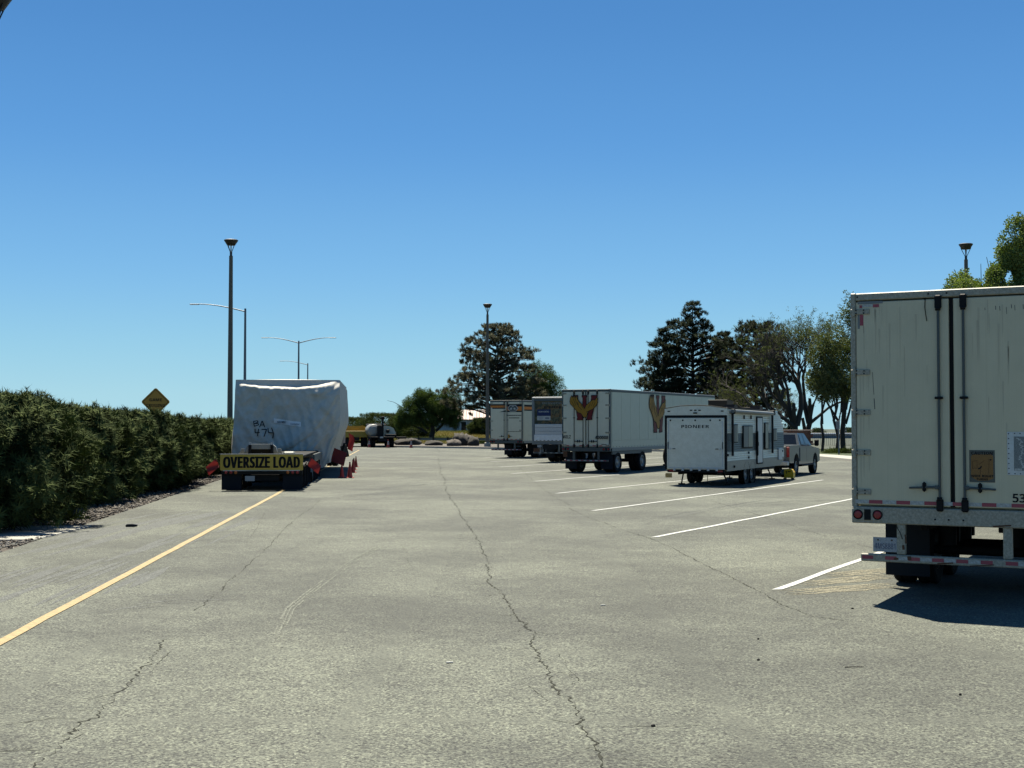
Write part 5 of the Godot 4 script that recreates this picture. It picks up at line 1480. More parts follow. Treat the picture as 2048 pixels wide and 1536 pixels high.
# ---------------------------------------------------------------- poles, signs, rails
func mast_light(label: String, x: float, z: float, h := 14.8) -> void:
	var o := thing("mast_light", label, "lamp post", P(x, z), 0.0, "tall lot lamp posts")
	var st := mb()
	cyl(st, Vector3(0, 0, 0), Vector3(0, h - 1.05, 0), 0.20, 0.125, 14)
	part("pole", st, M.pole, o)
	pcyl("neck", Vector3(0, h - 1.05, 0), Vector3(0, h - 0.80, 0), 0.085, M.pole_dark, o, 12)
	var hd := mb()
	lathe(hd, [Vector2(0.27, h - 0.34), Vector2(0.42, h - 0.10), Vector2(0.475, h - 0.02), Vector2(0.47, h + 0.02), Vector2(0.40, h + 0.05), Vector2(0.0, h + 0.06)], 26)
	lathe(hd, [Vector2(0.0, h - 0.34), Vector2(0.27, h - 0.34)], 26)
	part("lamp_head", hd, M.pole_dark, o)
	for k in 4:
		var a := TAU * k / 4 + 0.5
		pcyl("strut", Vector3(cos(a) * 0.06, h - 0.82, sin(a) * 0.06), Vector3(cos(a) * 0.34, h - 0.24, sin(a) * 0.34), 0.022, M.pole_dark, o, 6)
	pcyl("lamp", Vector3(0, h - 0.80, 0), Vector3(0, h - 0.34, 0), 0.045, M.lamp_glass, o, 8)
	var bs := mb()
	lathe(bs, [Vector2(0.34, 0.0), Vector2(0.34, 0.5), Vector2(0.20, 0.55)], 16)
	part("footing", bs, M.concrete, o)

func arm_light(label: String, x: float, z: float, h: float, reach: float, arms: Array) -> void:
	var o := thing("street_lamp", label, "street lamp", P(x, z, -0.2), 0.0, "gray roadway lamps behind the hedge")
	var st := mb()
	cyl(st, Vector3.ZERO, Vector3(0, h + 0.25, 0), 0.15, 0.085, 12)
	part("pole", st, M.pole_gray, o)
	for s in arms:
		var a := mb()
		var pts := []
		for k in 9:
			var t := k / 8.0
			pts.append(Vector3(s * reach * t, h + 0.62 * sin(t * PI / 2) , 0))
		tube(a, pts, 0.055, 0.035, 7)
		part("arm", a, M.pole_gray, o)
		pbox("lamp_head", Vector3(s * (reach + 0.3), h + 0.60, 0), Vector3(0.75, 0.08, 0.28), M.pole_gray, o, 0.03)

func build_poles() -> void:
	mast_light("tall lamp post in the top left corner, cut by the picture's edge", -15.06, 38.2)
	mast_light("tall tapered lamp post rising behind the hedge beside the wrapped load", -18.95, 89.0)
	mast_light("tall tapered lamp post beside the orange banded trailer", -2.53, 136.5)
	mast_light("tall lamp post whose head shows above the tree over the near trailer", 31.3, 91.0)
	arm_light("single arm street lamp just right of the tall post by the load", -22.0, 109.0, 11.9, 3.9, [-1.0])
	arm_light("street lamp with two arms above the wrapped load", -24.35, 151.0, 11.9, 3.6, [-1.0, 1.0])
	arm_light("farthest single arm street lamp above the wrapped load", -31.8, 206.0, 11.9, 3.7, [-1.0])
	# warning diamond over the hedge
	var o := thing("warning_sign", "yellow GAME CROSSING diamond sign standing behind the hedge", "road sign", P(-17.75, 66.0), 6.0)
	var st := mb()
	extr(st, pv([0, -0.68, 0.06, -0.66, 0.66, -0.06, 0.68, 0, 0.66, 0.06, 0.06, 0.66, 0, 0.68, -0.06, 0.66, -0.66, 0.06, -0.68, 0, -0.66, -0.06, -0.06, -0.66]), 0.02, Transform3D(Basis.IDENTITY, Vector3(0, 3.50, 0.05)))
	var pn := part("panel", st, M.warn_yellow, o)
	var ln := mb()
	for k in 4:
		var a := Vector2(0, 0.615).rotated(k * PI / 2); var c := Vector2(0, 0.615).rotated((k + 1) * PI / 2)
		cyl(ln, Vector3(a.x, 3.50 + a.y, 0.072), Vector3(c.x, 3.50 + c.y, 0.072), 0.012, 0.012, 5)
	part("border", ln, M.ink, pn)
	letters("GAME", Vector3(0.0, 3.60, 0.074), 0.62, 0.15, M.ink, pn)
	letters("CROSSING", Vector3(0.0, 3.32, 0.074), 0.90, 0.15, M.ink, pn)
	for s in [-1.0, 1.0]: pcyl("post", Vector3(s * 0.25, 0, 0), Vector3(s * 0.25, 3.9, 0), 0.04, M.galv, o, 8)
	# guard rail beyond the kerb
	var g := thing("guard_rail", "steel guard rail on posts across the far side of the lot", "guard rail", P(0, 0))
	var a0 := Vector3(-14.5, 0, -168.0); var a1 := Vector3(6.0, 0, -160.0)
	var dir := (a1 - a0).normalized()
	var nrm := dir.cross(Vector3.UP)
	var r := mb()
	var prf := [Vector2(0.0, 0.44), Vector2(0.08, 0.49), Vector2(0.08, 0.55), Vector2(0.0, 0.58), Vector2(0.08, 0.61), Vector2(0.08, 0.63), Vector2(-0.08, 0.77)]
	for i in 6:
		face(r, [a0 - nrm * prf[i].x + Vector3.UP * prf[i].y, a1 - nrm * prf[i].x + Vector3.UP * prf[i].y, a1 - nrm * prf[i + 1].x + Vector3.UP * prf[i + 1].y, a0 - nrm * prf[i + 1].x + Vector3.UP * prf[i + 1].y], -nrm + Vector3.UP * (0.4 if i % 2 == 1 or i == 5 else -0.4))
	part("rail", r, M.galv, g)
	var np := 11
	for k in np:
		var p := a0.lerp(a1, (k + 0.5) / np) + nrm * 0.1
		pbox("post", p + Vector3.UP * 0.42, Vector3(0.16, 0.90, 0.16), M.bark, g)

func build_debris() -> void:
	var o := thing("tyre_scrap", "black strip of tyre rubber lying left of the yellow line", "road debris", P(-8.78, 30.7), 4.0)
	var st := mb()
	extr(st, pv([-0.12, 0.0, 0.12, 0.012, 0.125, 0.05, 0.03, 0.065, -0.11, 0.062, -0.135, 0.03]), 0.10, Transform3D.IDENTITY)
	part("scrap", st, M.mudflap, o)
	var tw := thing("twig", "thin dark twig on the asphalt in the lower right", "twig", P(3.32, 12.9), 5.0)
	var ts := mb()
	tube(ts, [Vector3(-0.10, 0.008, 0.0), Vector3(-0.02, 0.012, 0.008), Vector3(0.09, 0.008, -0.005)], 0.005, 0.003, 5)
	tube(ts, [Vector3(-0.02, 0.012, 0.008), Vector3(0.05, 0.014, 0.03)], 0.003, 0.002, 5)
	part("stem", ts, M.bark, tw)
	for e in [["small white scrap of paper on the asphalt nearer the long crack", -0.62, 13.15], ["small white scrap of paper right of the long crack, toward the near trailer", 1.18, 17.3]]:
		var w := thing("paper_scrap", e[0], "litter", P(e[1], e[2]), 20.0)
		var ws := mb()
		extr(ws, pv([-0.03, -0.01, 0.035, -0.012, 0.04, 0.008, 0.0, 0.02, -0.03, 0.012]), 0.008, Transform3D(Basis(Vector3.RIGHT, -PI / 2), Vector3(0, 0.005, 0)))
		part("scrap", ws, M.white_tape, w)
	rng.seed = 71
	for k in 7:
		var pos: Array = [[4.35, 17.0], [2.46, 13.3], [2.7, 14.6], [5.3, 12.0], [5.05, 11.2], [1.1, 10.4], [3.9, 11.6]][k]
		var p := thing("pebble", ["dark pebble beside the painted line under the near trailer", "dark pebble left of the twig", "dark pebble above and left of the twig", "dark pebble by the lower right edge of the asphalt", "second pebble near the lower right edge, closer to the camera", "small pebble near the bottom middle of the asphalt", "dark pebble below the twig"][k], "pebble", P(pos[0], pos[1]), k * 40.0)
		var ps := mb()
		lathe(ps, [Vector2(0, 0.0), Vector2(0.016, 0.004), Vector2(0.014, 0.014), Vector2(0, 0.02)], 7, Transform3D(Basis.from_scale(Vector3(1.3, 1.0, 0.8)), Vector3.ZERO), false)
		part("stone", ps, M.chassis, p)

# ---------------------------------------------------------------- the far side: house, rocks, wall, fence
func build_far() -> void:
	var h := thing("house", "pale low house with a red metal roof behind the pine", "house", P(-10.4, 262.0, 0.85), 0.0)
	pbox("wall", Vector3(1.5, 1.3, -4.0), Vector3(14.0, 2.6, 8.0), M.house_wall, h)
	var pit := 0.42
	for k in 22:
		var b := Basis(Vector3.RIGHT, pit)
		var p := mb()
		# ribs lean because the far gable is hipped
		box(p, Vector3.ZERO, Vector3(0.60, 0.05, 4.9), 0.01)
		var q := part("roof_panel", p, M.roof_red if k % 2 == 0 else M.roof_pale, h)
		q.transform = Transform3D(b, Vector3(-5.6 + k * 0.66, 3.55, -1.75))
		var p2 := mb()
		box(p2, Vector3.ZERO, Vector3(0.60, 0.05, 4.9), 0.01)
		var q2 := part("roof_panel", p2, M.roof_red if k % 2 == 0 else M.roof_pale, h)
		q2.transform = Transform3D(Basis(Vector3.RIGHT, -pit), Vector3(-5.6 + k * 0.66, 3.55, -6.25))
	pbox("fascia", Vector3(1.4, 2.53, 0.45), Vector3(14.6, 0.16, 0.06), M.brick_wall, h)
	for e in [[-1.5, "window"], [3.2, "window"]]:
		var wf := pbox("window", Vector3(e[0], 1.5, 0.02), Vector3(1.3, 1.2, 0.08), M.white_tape, h)
		pbox("pane", Vector3(0, 0, 0.03), Vector3(1.1, 1.0, 0.04), M.glass_dark, wf)
	pbox("door", Vector3(0.9, 1.05, 0.02), Vector3(1.0, 2.1, 0.08), M.glass_dark, h)
	for k in 6: pbox("porch_post", Vector3(-4.6 + k * 2.0, 1.25, 0.35), Vector3(0.12, 2.5, 0.12), M.house_wall, h)
	# white utility vehicle parked far off
	var v := thing("parked_car", "white car parked far off left of the spreading tree", "car", P(-16.6, 212.0, 0.55), -80.0)
	var st := mb()
	extr(st, pv([0, 0.4, 0, 1.0, 0.15, 1.75, 2.6, 1.78, 3.2, 1.15, 4.5, 1.05, 4.6, 0.5]), 1.8, Transform3D(Basis(Vector3(0, 0, -1), Vector3(0, 1, 0), Vector3(1, 0, 0)), Vector3(-0.9, 0, 2.0)), false)
	part("body", st, M.white_clean, v)
	for s in [-1.0, 1.0]:
		pbox("side_window", Vector3(s * 0.91, 1.4, 0.6), Vector3(0.03, 0.45, 1.9), M.glass_dark, v)
		for z in [1.1, -1.6]: wheel(v, Vector3(s * 0.8, 0.33, z), s, 0.33, 0.22, 0.19)
	# boulders on the far island
	rng.seed = 17
	var rocks := [[-6.2, 141.0, 1.5, 0.85, "rock_pale", "pale flat boulder in front of the dark boulder on the far island"], [-5.6, 143.0, 1.7, 1.5, "rock", "largest dark boulder on the far island"], [-4.1, 142.0, 1.2, 1.15, "rock", "dark boulder at the right of the far island's boulders"], [-4.9, 146.0, 1.0, 1.35, "rock_pale", "pale boulder behind the dark boulders on the far island"], [-8.6, 145.0, 1.6, 0.7, "rock", "low dark rock under the spreading tree"], [-11.6, 148.0, 2.4, 0.9, "rock", "long low gray rock left of the spreading tree's trunk"]]
	for e in rocks:
		var o := thing("boulder", e[5], "boulder", P(e[0], e[1]), rng.randf_range(0, 360))
		var nz := FastNoiseLite.new()
		nz.seed = int(e[0] * 100)
		nz.frequency = 0.9
		var rk := mb(true)
		var n := 14
		var pt := func(i: int, j: int) -> Vector3:
			var th := PI * j / 9.0; var ph := TAU * i / n
			var d := Vector3(sin(th) * cos(ph), cos(th), sin(th) * sin(ph))
			var r := 1.0 + 0.35 * nz.get_noise_3dv(d * 1.6)
			return Vector3(d.x * e[2] * 0.62, maxf(d.y * e[3] * 0.62 + e[3] * 0.35, -0.05), d.z * e[2] * 0.5) * r
		for i in n:
			for j in 9:
				face(rk, [pt.call(i, j), pt.call((i + 1) % n, j), pt.call((i + 1) % n, j + 1), pt.call(i, j + 1)], pt.call(i, j) + pt.call((i + 1) % n, j + 1) - Vector3(0, e[3] * 0.35, 0))
		part("rock", rk, M[e[4]], o)
	# brick enclosure behind the pickup, posts and far fence on the right
	var w := thing("brick_enclosure", "reddish brown block wall behind the pickup's cab", "wall", P(22.95, 108.0), -8.0)
	var bs := mb()
	box(bs, Vector3.ZERO, Vector3(0.66, 0.255, 0.3), 0.012)
	bs.generate_normals()
	var bm := bs.commit()
	for r in 7:
		for k in 4:
			var q := put("brick", bm, M.brick_wall, w)
			q.position = Vector3(-1.0 + k * 0.675 + (0.17 if r % 2 else -0.17), 0.14 + r * 0.268, 0)
	pbox("coping", Vector3(0, 1.92, 0), Vector3(3.1, 0.07, 0.4), M.roof_pale, w, 0.01)
	pbox("wall_core", Vector3(0, 0.94, -0.02), Vector3(2.7, 1.86, 0.2), M.brick_wall, w)
	var sp := thing("sign_post", "thin gray post with a narrow sign among the right hand trees", "sign", P(24.9, 101.0), -20.0)
	pcyl("post", Vector3(0, -0.2, 0), Vector3(0, 2.6, 0), 0.05, M.pole_gray, sp, 8)
	pbox("panel", Vector3(-0.05, 2.35, 0.06), Vector3(0.3, 0.62, 0.02), M.pole_gray, sp, 0.005)
	var f := thing("iron_fence", "thin dark picket fence beyond the trees on the right", "fence", P(0, 0))
	var f0 := P(31.0, 172.0, -0.55); var f1 := P(60.0, 168.0, -0.55)
	var pk := mb()
	for k in 120:
		var p := f0.lerp(f1, k / 119.0)
		box(pk, p + Vector3.UP * 0.95, Vector3(0.03, 1.9, 0.03))
	stuff(part("picket", pk, M.pole_dark, f))
	for y in [0.3, 1.6]:
		pcyl("rail", f0 + Vector3.UP * y, f1 + Vector3.UP * y, 0.025, M.pole_dark, f, 5)
	# far building and pylon down on the plain
	var fb := thing("warehouse", "long white roofed shed far away on the plain", "building", P(165.0, 700.0, -5.2), 0.0)
	pbox("wall", Vector3(0, 1.4, 0), Vector3(30, 2.8, 10), M.pole_gray, fb)
	pbox("roof", Vector3(0, 3.0, 0), Vector3(31, 0.5, 11), M.far_roof, fb)
	var py := thing("pylon", "thin lattice power pylon far away on the plain", "pylon", P(215.0, 860.0, -6.5))
	var ps := mb()
	for s in [-1.0, 1.0]:
		for q in [-1.0, 1.0]: cyl(ps, Vector3(s * 2.2, 0, q * 2.2), Vector3(s * 0.3, 17.0, q * 0.3), 0.14, 0.10, 4)
	for k in 6:
		var y := k * 2.8
		var wd := lerpf(2.2, 0.3, y / 17.0); var w2 := lerpf(2.2, 0.3, (y + 2.8) / 17.0)
		cyl(ps, Vector3(-wd, y, wd), Vector3(w2, y + 2.8, w2), 0.08, 0.08, 4)
		cyl(ps, Vector3(wd, y, wd), Vector3(-w2, y + 2.8, w2), 0.08, 0.08, 4)
	part("tower", ps, M.pole_gray, py)
	for y in [12.0, 14.2, 16.4]:
		pbox("crossarm", Vector3(0, y, 0), Vector3(6.0, 0.2, 0.3), M.pole_gray, py)

# ---------------------------------------------------------------- plants
func leaf_clump(n: int, spread: float, len: float, wid: float, sd: int, up := 0.0) -> ArrayMesh:
	rng.seed = sd
	var st := mb()
	for k in n:
		var d := Vector3(rng.randfn(), rng.randfn(), rng.randfn()).normalized()
		var c := d * spread * pow(rng.randf(), 0.5)
		var a := (d + Vector3(rng.randfn(), rng.randfn() + up, rng.randfn()) * 0.6).normalized()
		var f := frame_of(a)
		var w: Vector3 = f[0].rotated(a, rng.randf() * TAU)
		var l := len * rng.randf_range(0.7, 1.3)
		var ww := wid * rng.randf_range(0.7, 1.3)
		var nn := a.cross(w)
		face(st, [c, c + a * l * 0.5 + w * ww * 0.5 + nn * ww * 0.15, c + a * l, c + a * l * 0.5 - w * ww * 0.5 + nn * ww * 0.15], nn if nn.y > 0 else -nn)
	st.generate_normals()
	return st.commit()

# a tuft of needles along +y
func tuft(n: int, len: float, nl: float, w: float, sd: int) -> ArrayMesh:
	rng.seed = sd
	var st := mb()
	for k in n:
		var t := rng.randf()
		var a := rng.randf() * TAU
		var d := Vector3(cos(a), rng.randf_range(0.25, 1.1), sin(a)).normalized()
		var c := Vector3(0, len * t, 0)
		var side := d.cross(Vector3.UP).normalized()
		var l := nl * rng.randf_range(0.7, 1.2)
		tri(st, c - side * w * 0.5, c + side * w * 0.5, c + d * l, d.cross(side) if d.cross(side).y > 0 else side.cross(d))
	st.generate_normals()
	return st.commit()

func clumps(called: String, mesh: Mesh, m: Material, xfs: Array, cols: Array, parent: Node) -> MultiMeshInstance3D:
	var mm := MultiMesh.new()
	mm.transform_format = MultiMesh.TRANSFORM_3D
	mm.use_colors = true
	mm.mesh = mesh
	mm.instance_count = xfs.size()
	for i in xfs.size():
		mm.set_instance_transform(i, xfs[i])
		mm.set_instance_color(i, cols[i])
	var o := MultiMeshInstance3D.new()
	o.multimesh = mm
	o.material_override = m
	o.name = called if parent != self else numbered(called)
	parent.add_child(o, true)
	if parent != self: stuff(o)
	return o

func rand_basis(s: float) -> Basis:
	return Basis(Vector3(rng.randfn(), rng.randfn(), rng.randfn()).normalized(), rng.randf() * TAU).scaled(Vector3.ONE * s)

func toward(d: Vector3, s: float) -> Basis:    # +y along d, random spin
	var y := d.normalized()
	var f := frame_of(y)
	var x: Vector3 = f[0].rotated(y, rng.randf() * TAU)
	return Basis(x, y, x.cross(y)) * Basis.from_scale(Vector3.ONE * s)

func limb(st: SurfaceTool, a: Vector3, b: Vector3, r0: float, r1: float, wob: float, n := 6) -> void:
	var pts := []
	var L := a.distance_to(b)
	for k in 5:
		var t := k / 4.0
		var p := a.lerp(b, t)
		if k > 0 and k < 4: p += Vector3(rng.randfn(), rng.randfn() * 0.5, rng.randfn()) * wob * L
		p.y += 0.06 * L * sin(t * PI)
		pts.append(p)
	tube(st, pts, r0, r1, n)

# broadleaf: lobes = [[x, y, z, rx, ry, rz], ...] in metres from the base
func leafy_tree(called: String, label: String, at: Vector3, lobes: Array, count: int, mesh: Mesh, size: float, col_a: Color, col_b: Color, trunk_r: float, sd: int, gap := 0.0, group := "", trunks := [[0.0, 0.0]]) -> Node3D:
	var o := thing(called, label, "tree", at, 0.0, group)
	rng.seed = sd
	var nz := FastNoiseLite.new(); nz.seed = sd; nz.frequency = 0.42; nz.fractal_octaves = 2
	var st := mb()
	var vol := 0.0
	for l in lobes: vol += l[3] * l[5] + l[3] * l[4]
	for l in lobes:
		var c := Vector3(l[0], l[1], l[2])
		var tb: Array = trunks[rng.randi() % trunks.size()]
		var fork := Vector3(tb[0] + (l[0] - tb[0]) * 0.18, clampf(l[1] * 0.42, 1.0, 4.2), l[2] * 0.15)
		limb(st, fork, c, trunk_r * 0.5, trunk_r * 0.14, 0.05)
		for k in 5:
			var e := c + Vector3(rng.randfn() * l[3], absf(rng.randfn()) * l[4], rng.randfn() * l[5]) * 0.6
			limb(st, fork.lerp(c, rng.randf_range(0.5, 1.0)), e, trunk_r * 0.16, trunk_r * 0.04, 0.06, 5)
	for tb in trunks:
		limb(st, Vector3(tb[0], -0.2, 0), Vector3(tb[0] * 1.1, lobes[0][1] * 0.6, 0), trunk_r, trunk_r * 0.6, 0.02, 9)
	part("trunk", st, M.bark, o)
	var xfs := []; var cols := []
	for l in lobes:
		var n := int(count * (l[3] * l[5] + l[3] * l[4]) / vol)
		var made := 0
		var tries := 0
		while made < n and tries < n * 6:
			tries += 1
			var d := Vector3(rng.randfn(), rng.randfn(), rng.randfn()).normalized()
			var r := pow(rng.randf(), 0.42) * (1.0 + 0.22 * nz.get_noise_3dv(d * 3.0 + Vector3(l[0], l[1], l[2])))
			var p := Vector3(l[0] + d.x * l[3] * r, l[1] + d.y * l[4] * r, l[2] + d.z * l[5] * r)
			if p.y < 0.4: continue
			var q := nz.get_noise_3dv(p * 1.3)
			if q < gap - 0.25: continue
			xfs.append(Transform3D(rand_basis(size * rng.randf_range(0.7, 1.3)), p))
			var c := col_a.lerp(col_b, clampf(0.5 + q * 0.9 + rng.randf_range(-0.25, 0.25), 0, 1))
			cols.append(c)
			made += 1
	clumps("crown", mesh, M.leaf, xfs, cols, o)
	return o

# conifer: whorls of branches ending in tufts
func pine_tree(label: String, at: Vector3, h: float, env: Array, per: int, col_a: Color, col_b: Color, sd: int, size: float, group := "", spiky := 1.0, lean := 0.0) -> Node3D:
	var o := thing("pine_tree", label, "tree", at, 0.0, group)
	rng.seed = sd
	var st := mb()
	tube(st, [Vector3(0, -0.2, 0), Vector3(lean * 0.3, h * 0.4, 0), Vector3(lean, h * 0.97, 0)], h * 0.02 + 0.05, 0.04, 8)
	var xfs := []; var cols := []
	var y := h * 0.10
	var mesh: Mesh = T.tuft
	while y < h * 0.99:
		var f := y / h
		# widths left and right at this height, from the outline
		var wl := 0.0; var wr := 0.0
		for i in env.size() - 1:
			if f >= env[i][0] and f <= env[i + 1][0]:
				var t: float = (f - env[i][0]) / (env[i + 1][0] - env[i][0])
				wl = lerpf(env[i][1], env[i + 1][1], t); wr = lerpf(env[i][2], env[i + 1][2], t)
		var nb := 5 + rng.randi() % 3
		var a0 := rng.randf() * TAU
		for k in nb:
			var a := a0 + TAU * k / nb + rng.randf_range(-0.3, 0.3)
			var w := lerpf(wl, wr, 0.5 + 0.5 * cos(a))
			var R := w * rng.randf_range(1.0 - 0.45 * spiky, 1.08)
			if R < 0.15: R = 0.15
			var base := Vector3(lean * f, y, 0)
			var tip := base + Vector3(cos(a) * R, R * rng.randf_range(0.02, 0.34) * (0.4 + f), sin(a) * R * 0.9)
			limb(st, base, tip, 0.03 + 0.02 * R, 0.012, 0.03, 4)
			var nsub := 2 + int(R * 1.5)
			for j in nsub:
				var t2 := 1.0 - pow(rng.randf(), 1.5) * 0.75 if j > 0 else 1.0
				var p := base.lerp(tip, t2)
				p.y += 0.06 * R * sin(t2 * PI)
				var off := Vector3(rng.randfn(), rng.randfn() * 0.5 + 0.35, rng.randfn()) * (0.10 + 0.16 * R * (1.0 - t2 * 0.7))
				var tone := rng.randf()
				for m in int(per * 0.32):
					var d := (tip - base).normalized() * 0.6 + Vector3(rng.randfn() * 0.6, 0.6 + rng.randf(), rng.randfn() * 0.6)
					xfs.append(Transform3D(toward(d, size * rng.randf_range(0.6, 1.1)), p + off + Vector3(rng.randfn(), rng.randfn() * 0.7, rng.randfn()) * 0.16 * size))
					cols.append(col_a.lerp(col_b, clampf(tone * 0.7 + rng.randf() * 0.4 - 0.05, 0, 1)))
		y += h * rng.randf_range(0.030, 0.052)
	part("trunk", st, M.bark, o)
	clumps("crown", mesh, M.needle, xfs, cols, o)
	return o

func twig_rec(st: SurfaceTool, a: Vector3, d: Vector3, len: float, r: float, depth: int, tips: Array) -> void:
	var b := a + d * len
	var mid := a.lerp(b, 0.5) + Vector3(rng.randfn(), rng.randfn(), rng.randfn()) * len * 0.05
	tube(st, [a, mid, b], r, r * 0.62, 7 if depth > 4 else 4 if depth > 1 else 3)
	if depth == 0:
		tips.append(b)
		return
	var n := 3 if rng.randf() < 0.55 else 2
	for k in n:
		var ax := frame_of(d)
		var u: Vector3 = ax[0].rotated(d.normalized(), rng.randf() * TAU)
		var nd := (d.normalized() * 1.0 + u * rng.randf_range(0.35, 0.75) + Vector3(0, 0.16, 0)).normalized()
		twig_rec(st, b if k < 2 else mid, nd, len * rng.randf_range(0.64, 0.86), r * 0.62, depth - 1, tips)

func bare_tree(label: String, at: Vector3, starts: Array, sd: int, buds: int) -> Node3D:
	var o := thing("bare_tree", label, "tree", at, 0.0)
	rng.seed = sd
	var st := mb()
	var tips := []
	for s in starts: twig_rec(st, s[0], s[1].normalized(), s[2], s[3], s[4], tips)
	part("trunk", st, M.bark_gray, o)
	var xfs := []; var cols := []
	for k in mini(buds, tips.size() * 6):
		var p: Vector3 = tips[rng.randi() % tips.size()]
		if p.y < 2.2: continue
		xfs.append(Transform3D(rand_basis(rng.randf_range(0.4, 0.8)), p + Vector3(rng.randfn(), rng.randfn(), rng.randfn()) * 0.25))
		cols.append(Color(0.07, 0.085, 0.03).lerp(Color(0.11, 0.12, 0.05), rng.randf()))
	if xfs.size(): clumps("crown", T.sprig, M.leaf, xfs, cols, o)
	return o

func shrub(called: String, label: String, at: Vector3, rx: float, h: float, rz: float, n: int, mesh: Mesh, m: Material, size: float, ca: Color, cb: Color, sd: int, group := "", boxy := false) -> Node3D:
	var o := thing(called, label, "shrub", at, 0.0, group)
	rng.seed = sd
	var nz := FastNoiseLite.new(); nz.seed = sd; nz.frequency = 0.9; nz.fractal_octaves = 3
	var st := mb()
	for k in 5:
		limb(st, Vector3(rng.randfn() * 0.1, -0.05, rng.randfn() * 0.1), Vector3(rng.randfn() * rx * 0.4, h * rng.randf_range(0.5, 0.85), rng.randfn() * rz * 0.4), 0.06, 0.015, 0.06, 5)
	part("stem", st, M.bark, o)
	var xfs := []; var cols := []
	var e := 0.55 if boxy else 0.9
	for k in n:
		var a := rng.randf() * TAU
		var v := rng.randf()
		var y := h * (0.03 + 0.97 * v)
		# plump in the middle, tucked in at the foot
		var prof := (0.72 + 0.34 * sin(PI * clampf(v * 0.85 + 0.18, 0, 1))) if boxy else sqrt(maxf(0.0, 1.0 - pow(v * 1.02 - 0.35, 2) * 1.9))
		if boxy and v > 0.86: prof *= sqrt(maxf(0.02, 1.0 - pow((v - 0.86) / 0.15, 2)))
		var ca2 := signf(cos(a)) * pow(absf(cos(a)), e)
		var sa2 := signf(sin(a)) * pow(absf(sin(a)), e)
		var q := nz.get_noise_3dv(Vector3(ca2 * rx, y, sa2 * rz) * 1.1)
		var depth := 1.0 - pow(rng.randf(), 2.0) * 0.5
		var r := prof * depth * (1.0 + 0.55 * q)
		var p := Vector3(ca2 * rx * r, y * (1.0 + 0.05 * q), sa2 * rz * r)
		if q < -0.30 and depth > 0.8: continue
		var d := Vector3(ca2, 0.55 + 0.9 * v * v, sa2) + Vector3(rng.randfn(), rng.randfn(), rng.randfn()) * 0.45
		xfs.append(Transform3D(toward(d, size * rng.randf_range(0.7, 1.3)), p))
		cols.append(ca.lerp(cb, clampf(0.45 + q * 1.1 + rng.randf_range(-0.3, 0.3), 0, 1)))
	# upright leader shoots that break the top line
	for k in int(n * 0.02):
		var a := rng.randf() * TAU
		var rr := sqrt(rng.randf()) * 0.8
		var top := h * rng.randf_range(0.94, 1.0)
		var ln := rng.randf_range(0.10, 0.42)
		for j in 7:
			xfs.append(Transform3D(toward(Vector3(rng.randfn() * 0.35, 1.0, rng.randfn() * 0.35), size * rng.randf_range(0.6, 0.95)), Vector3(cos(a) * rx * rr, top + ln * j / 7.0 - 0.1, sin(a) * rz * rr)))
			cols.append(ca.lerp(cb, rng.randf()))
	clumps("foliage", mesh, m, xfs, cols, o)
	return o

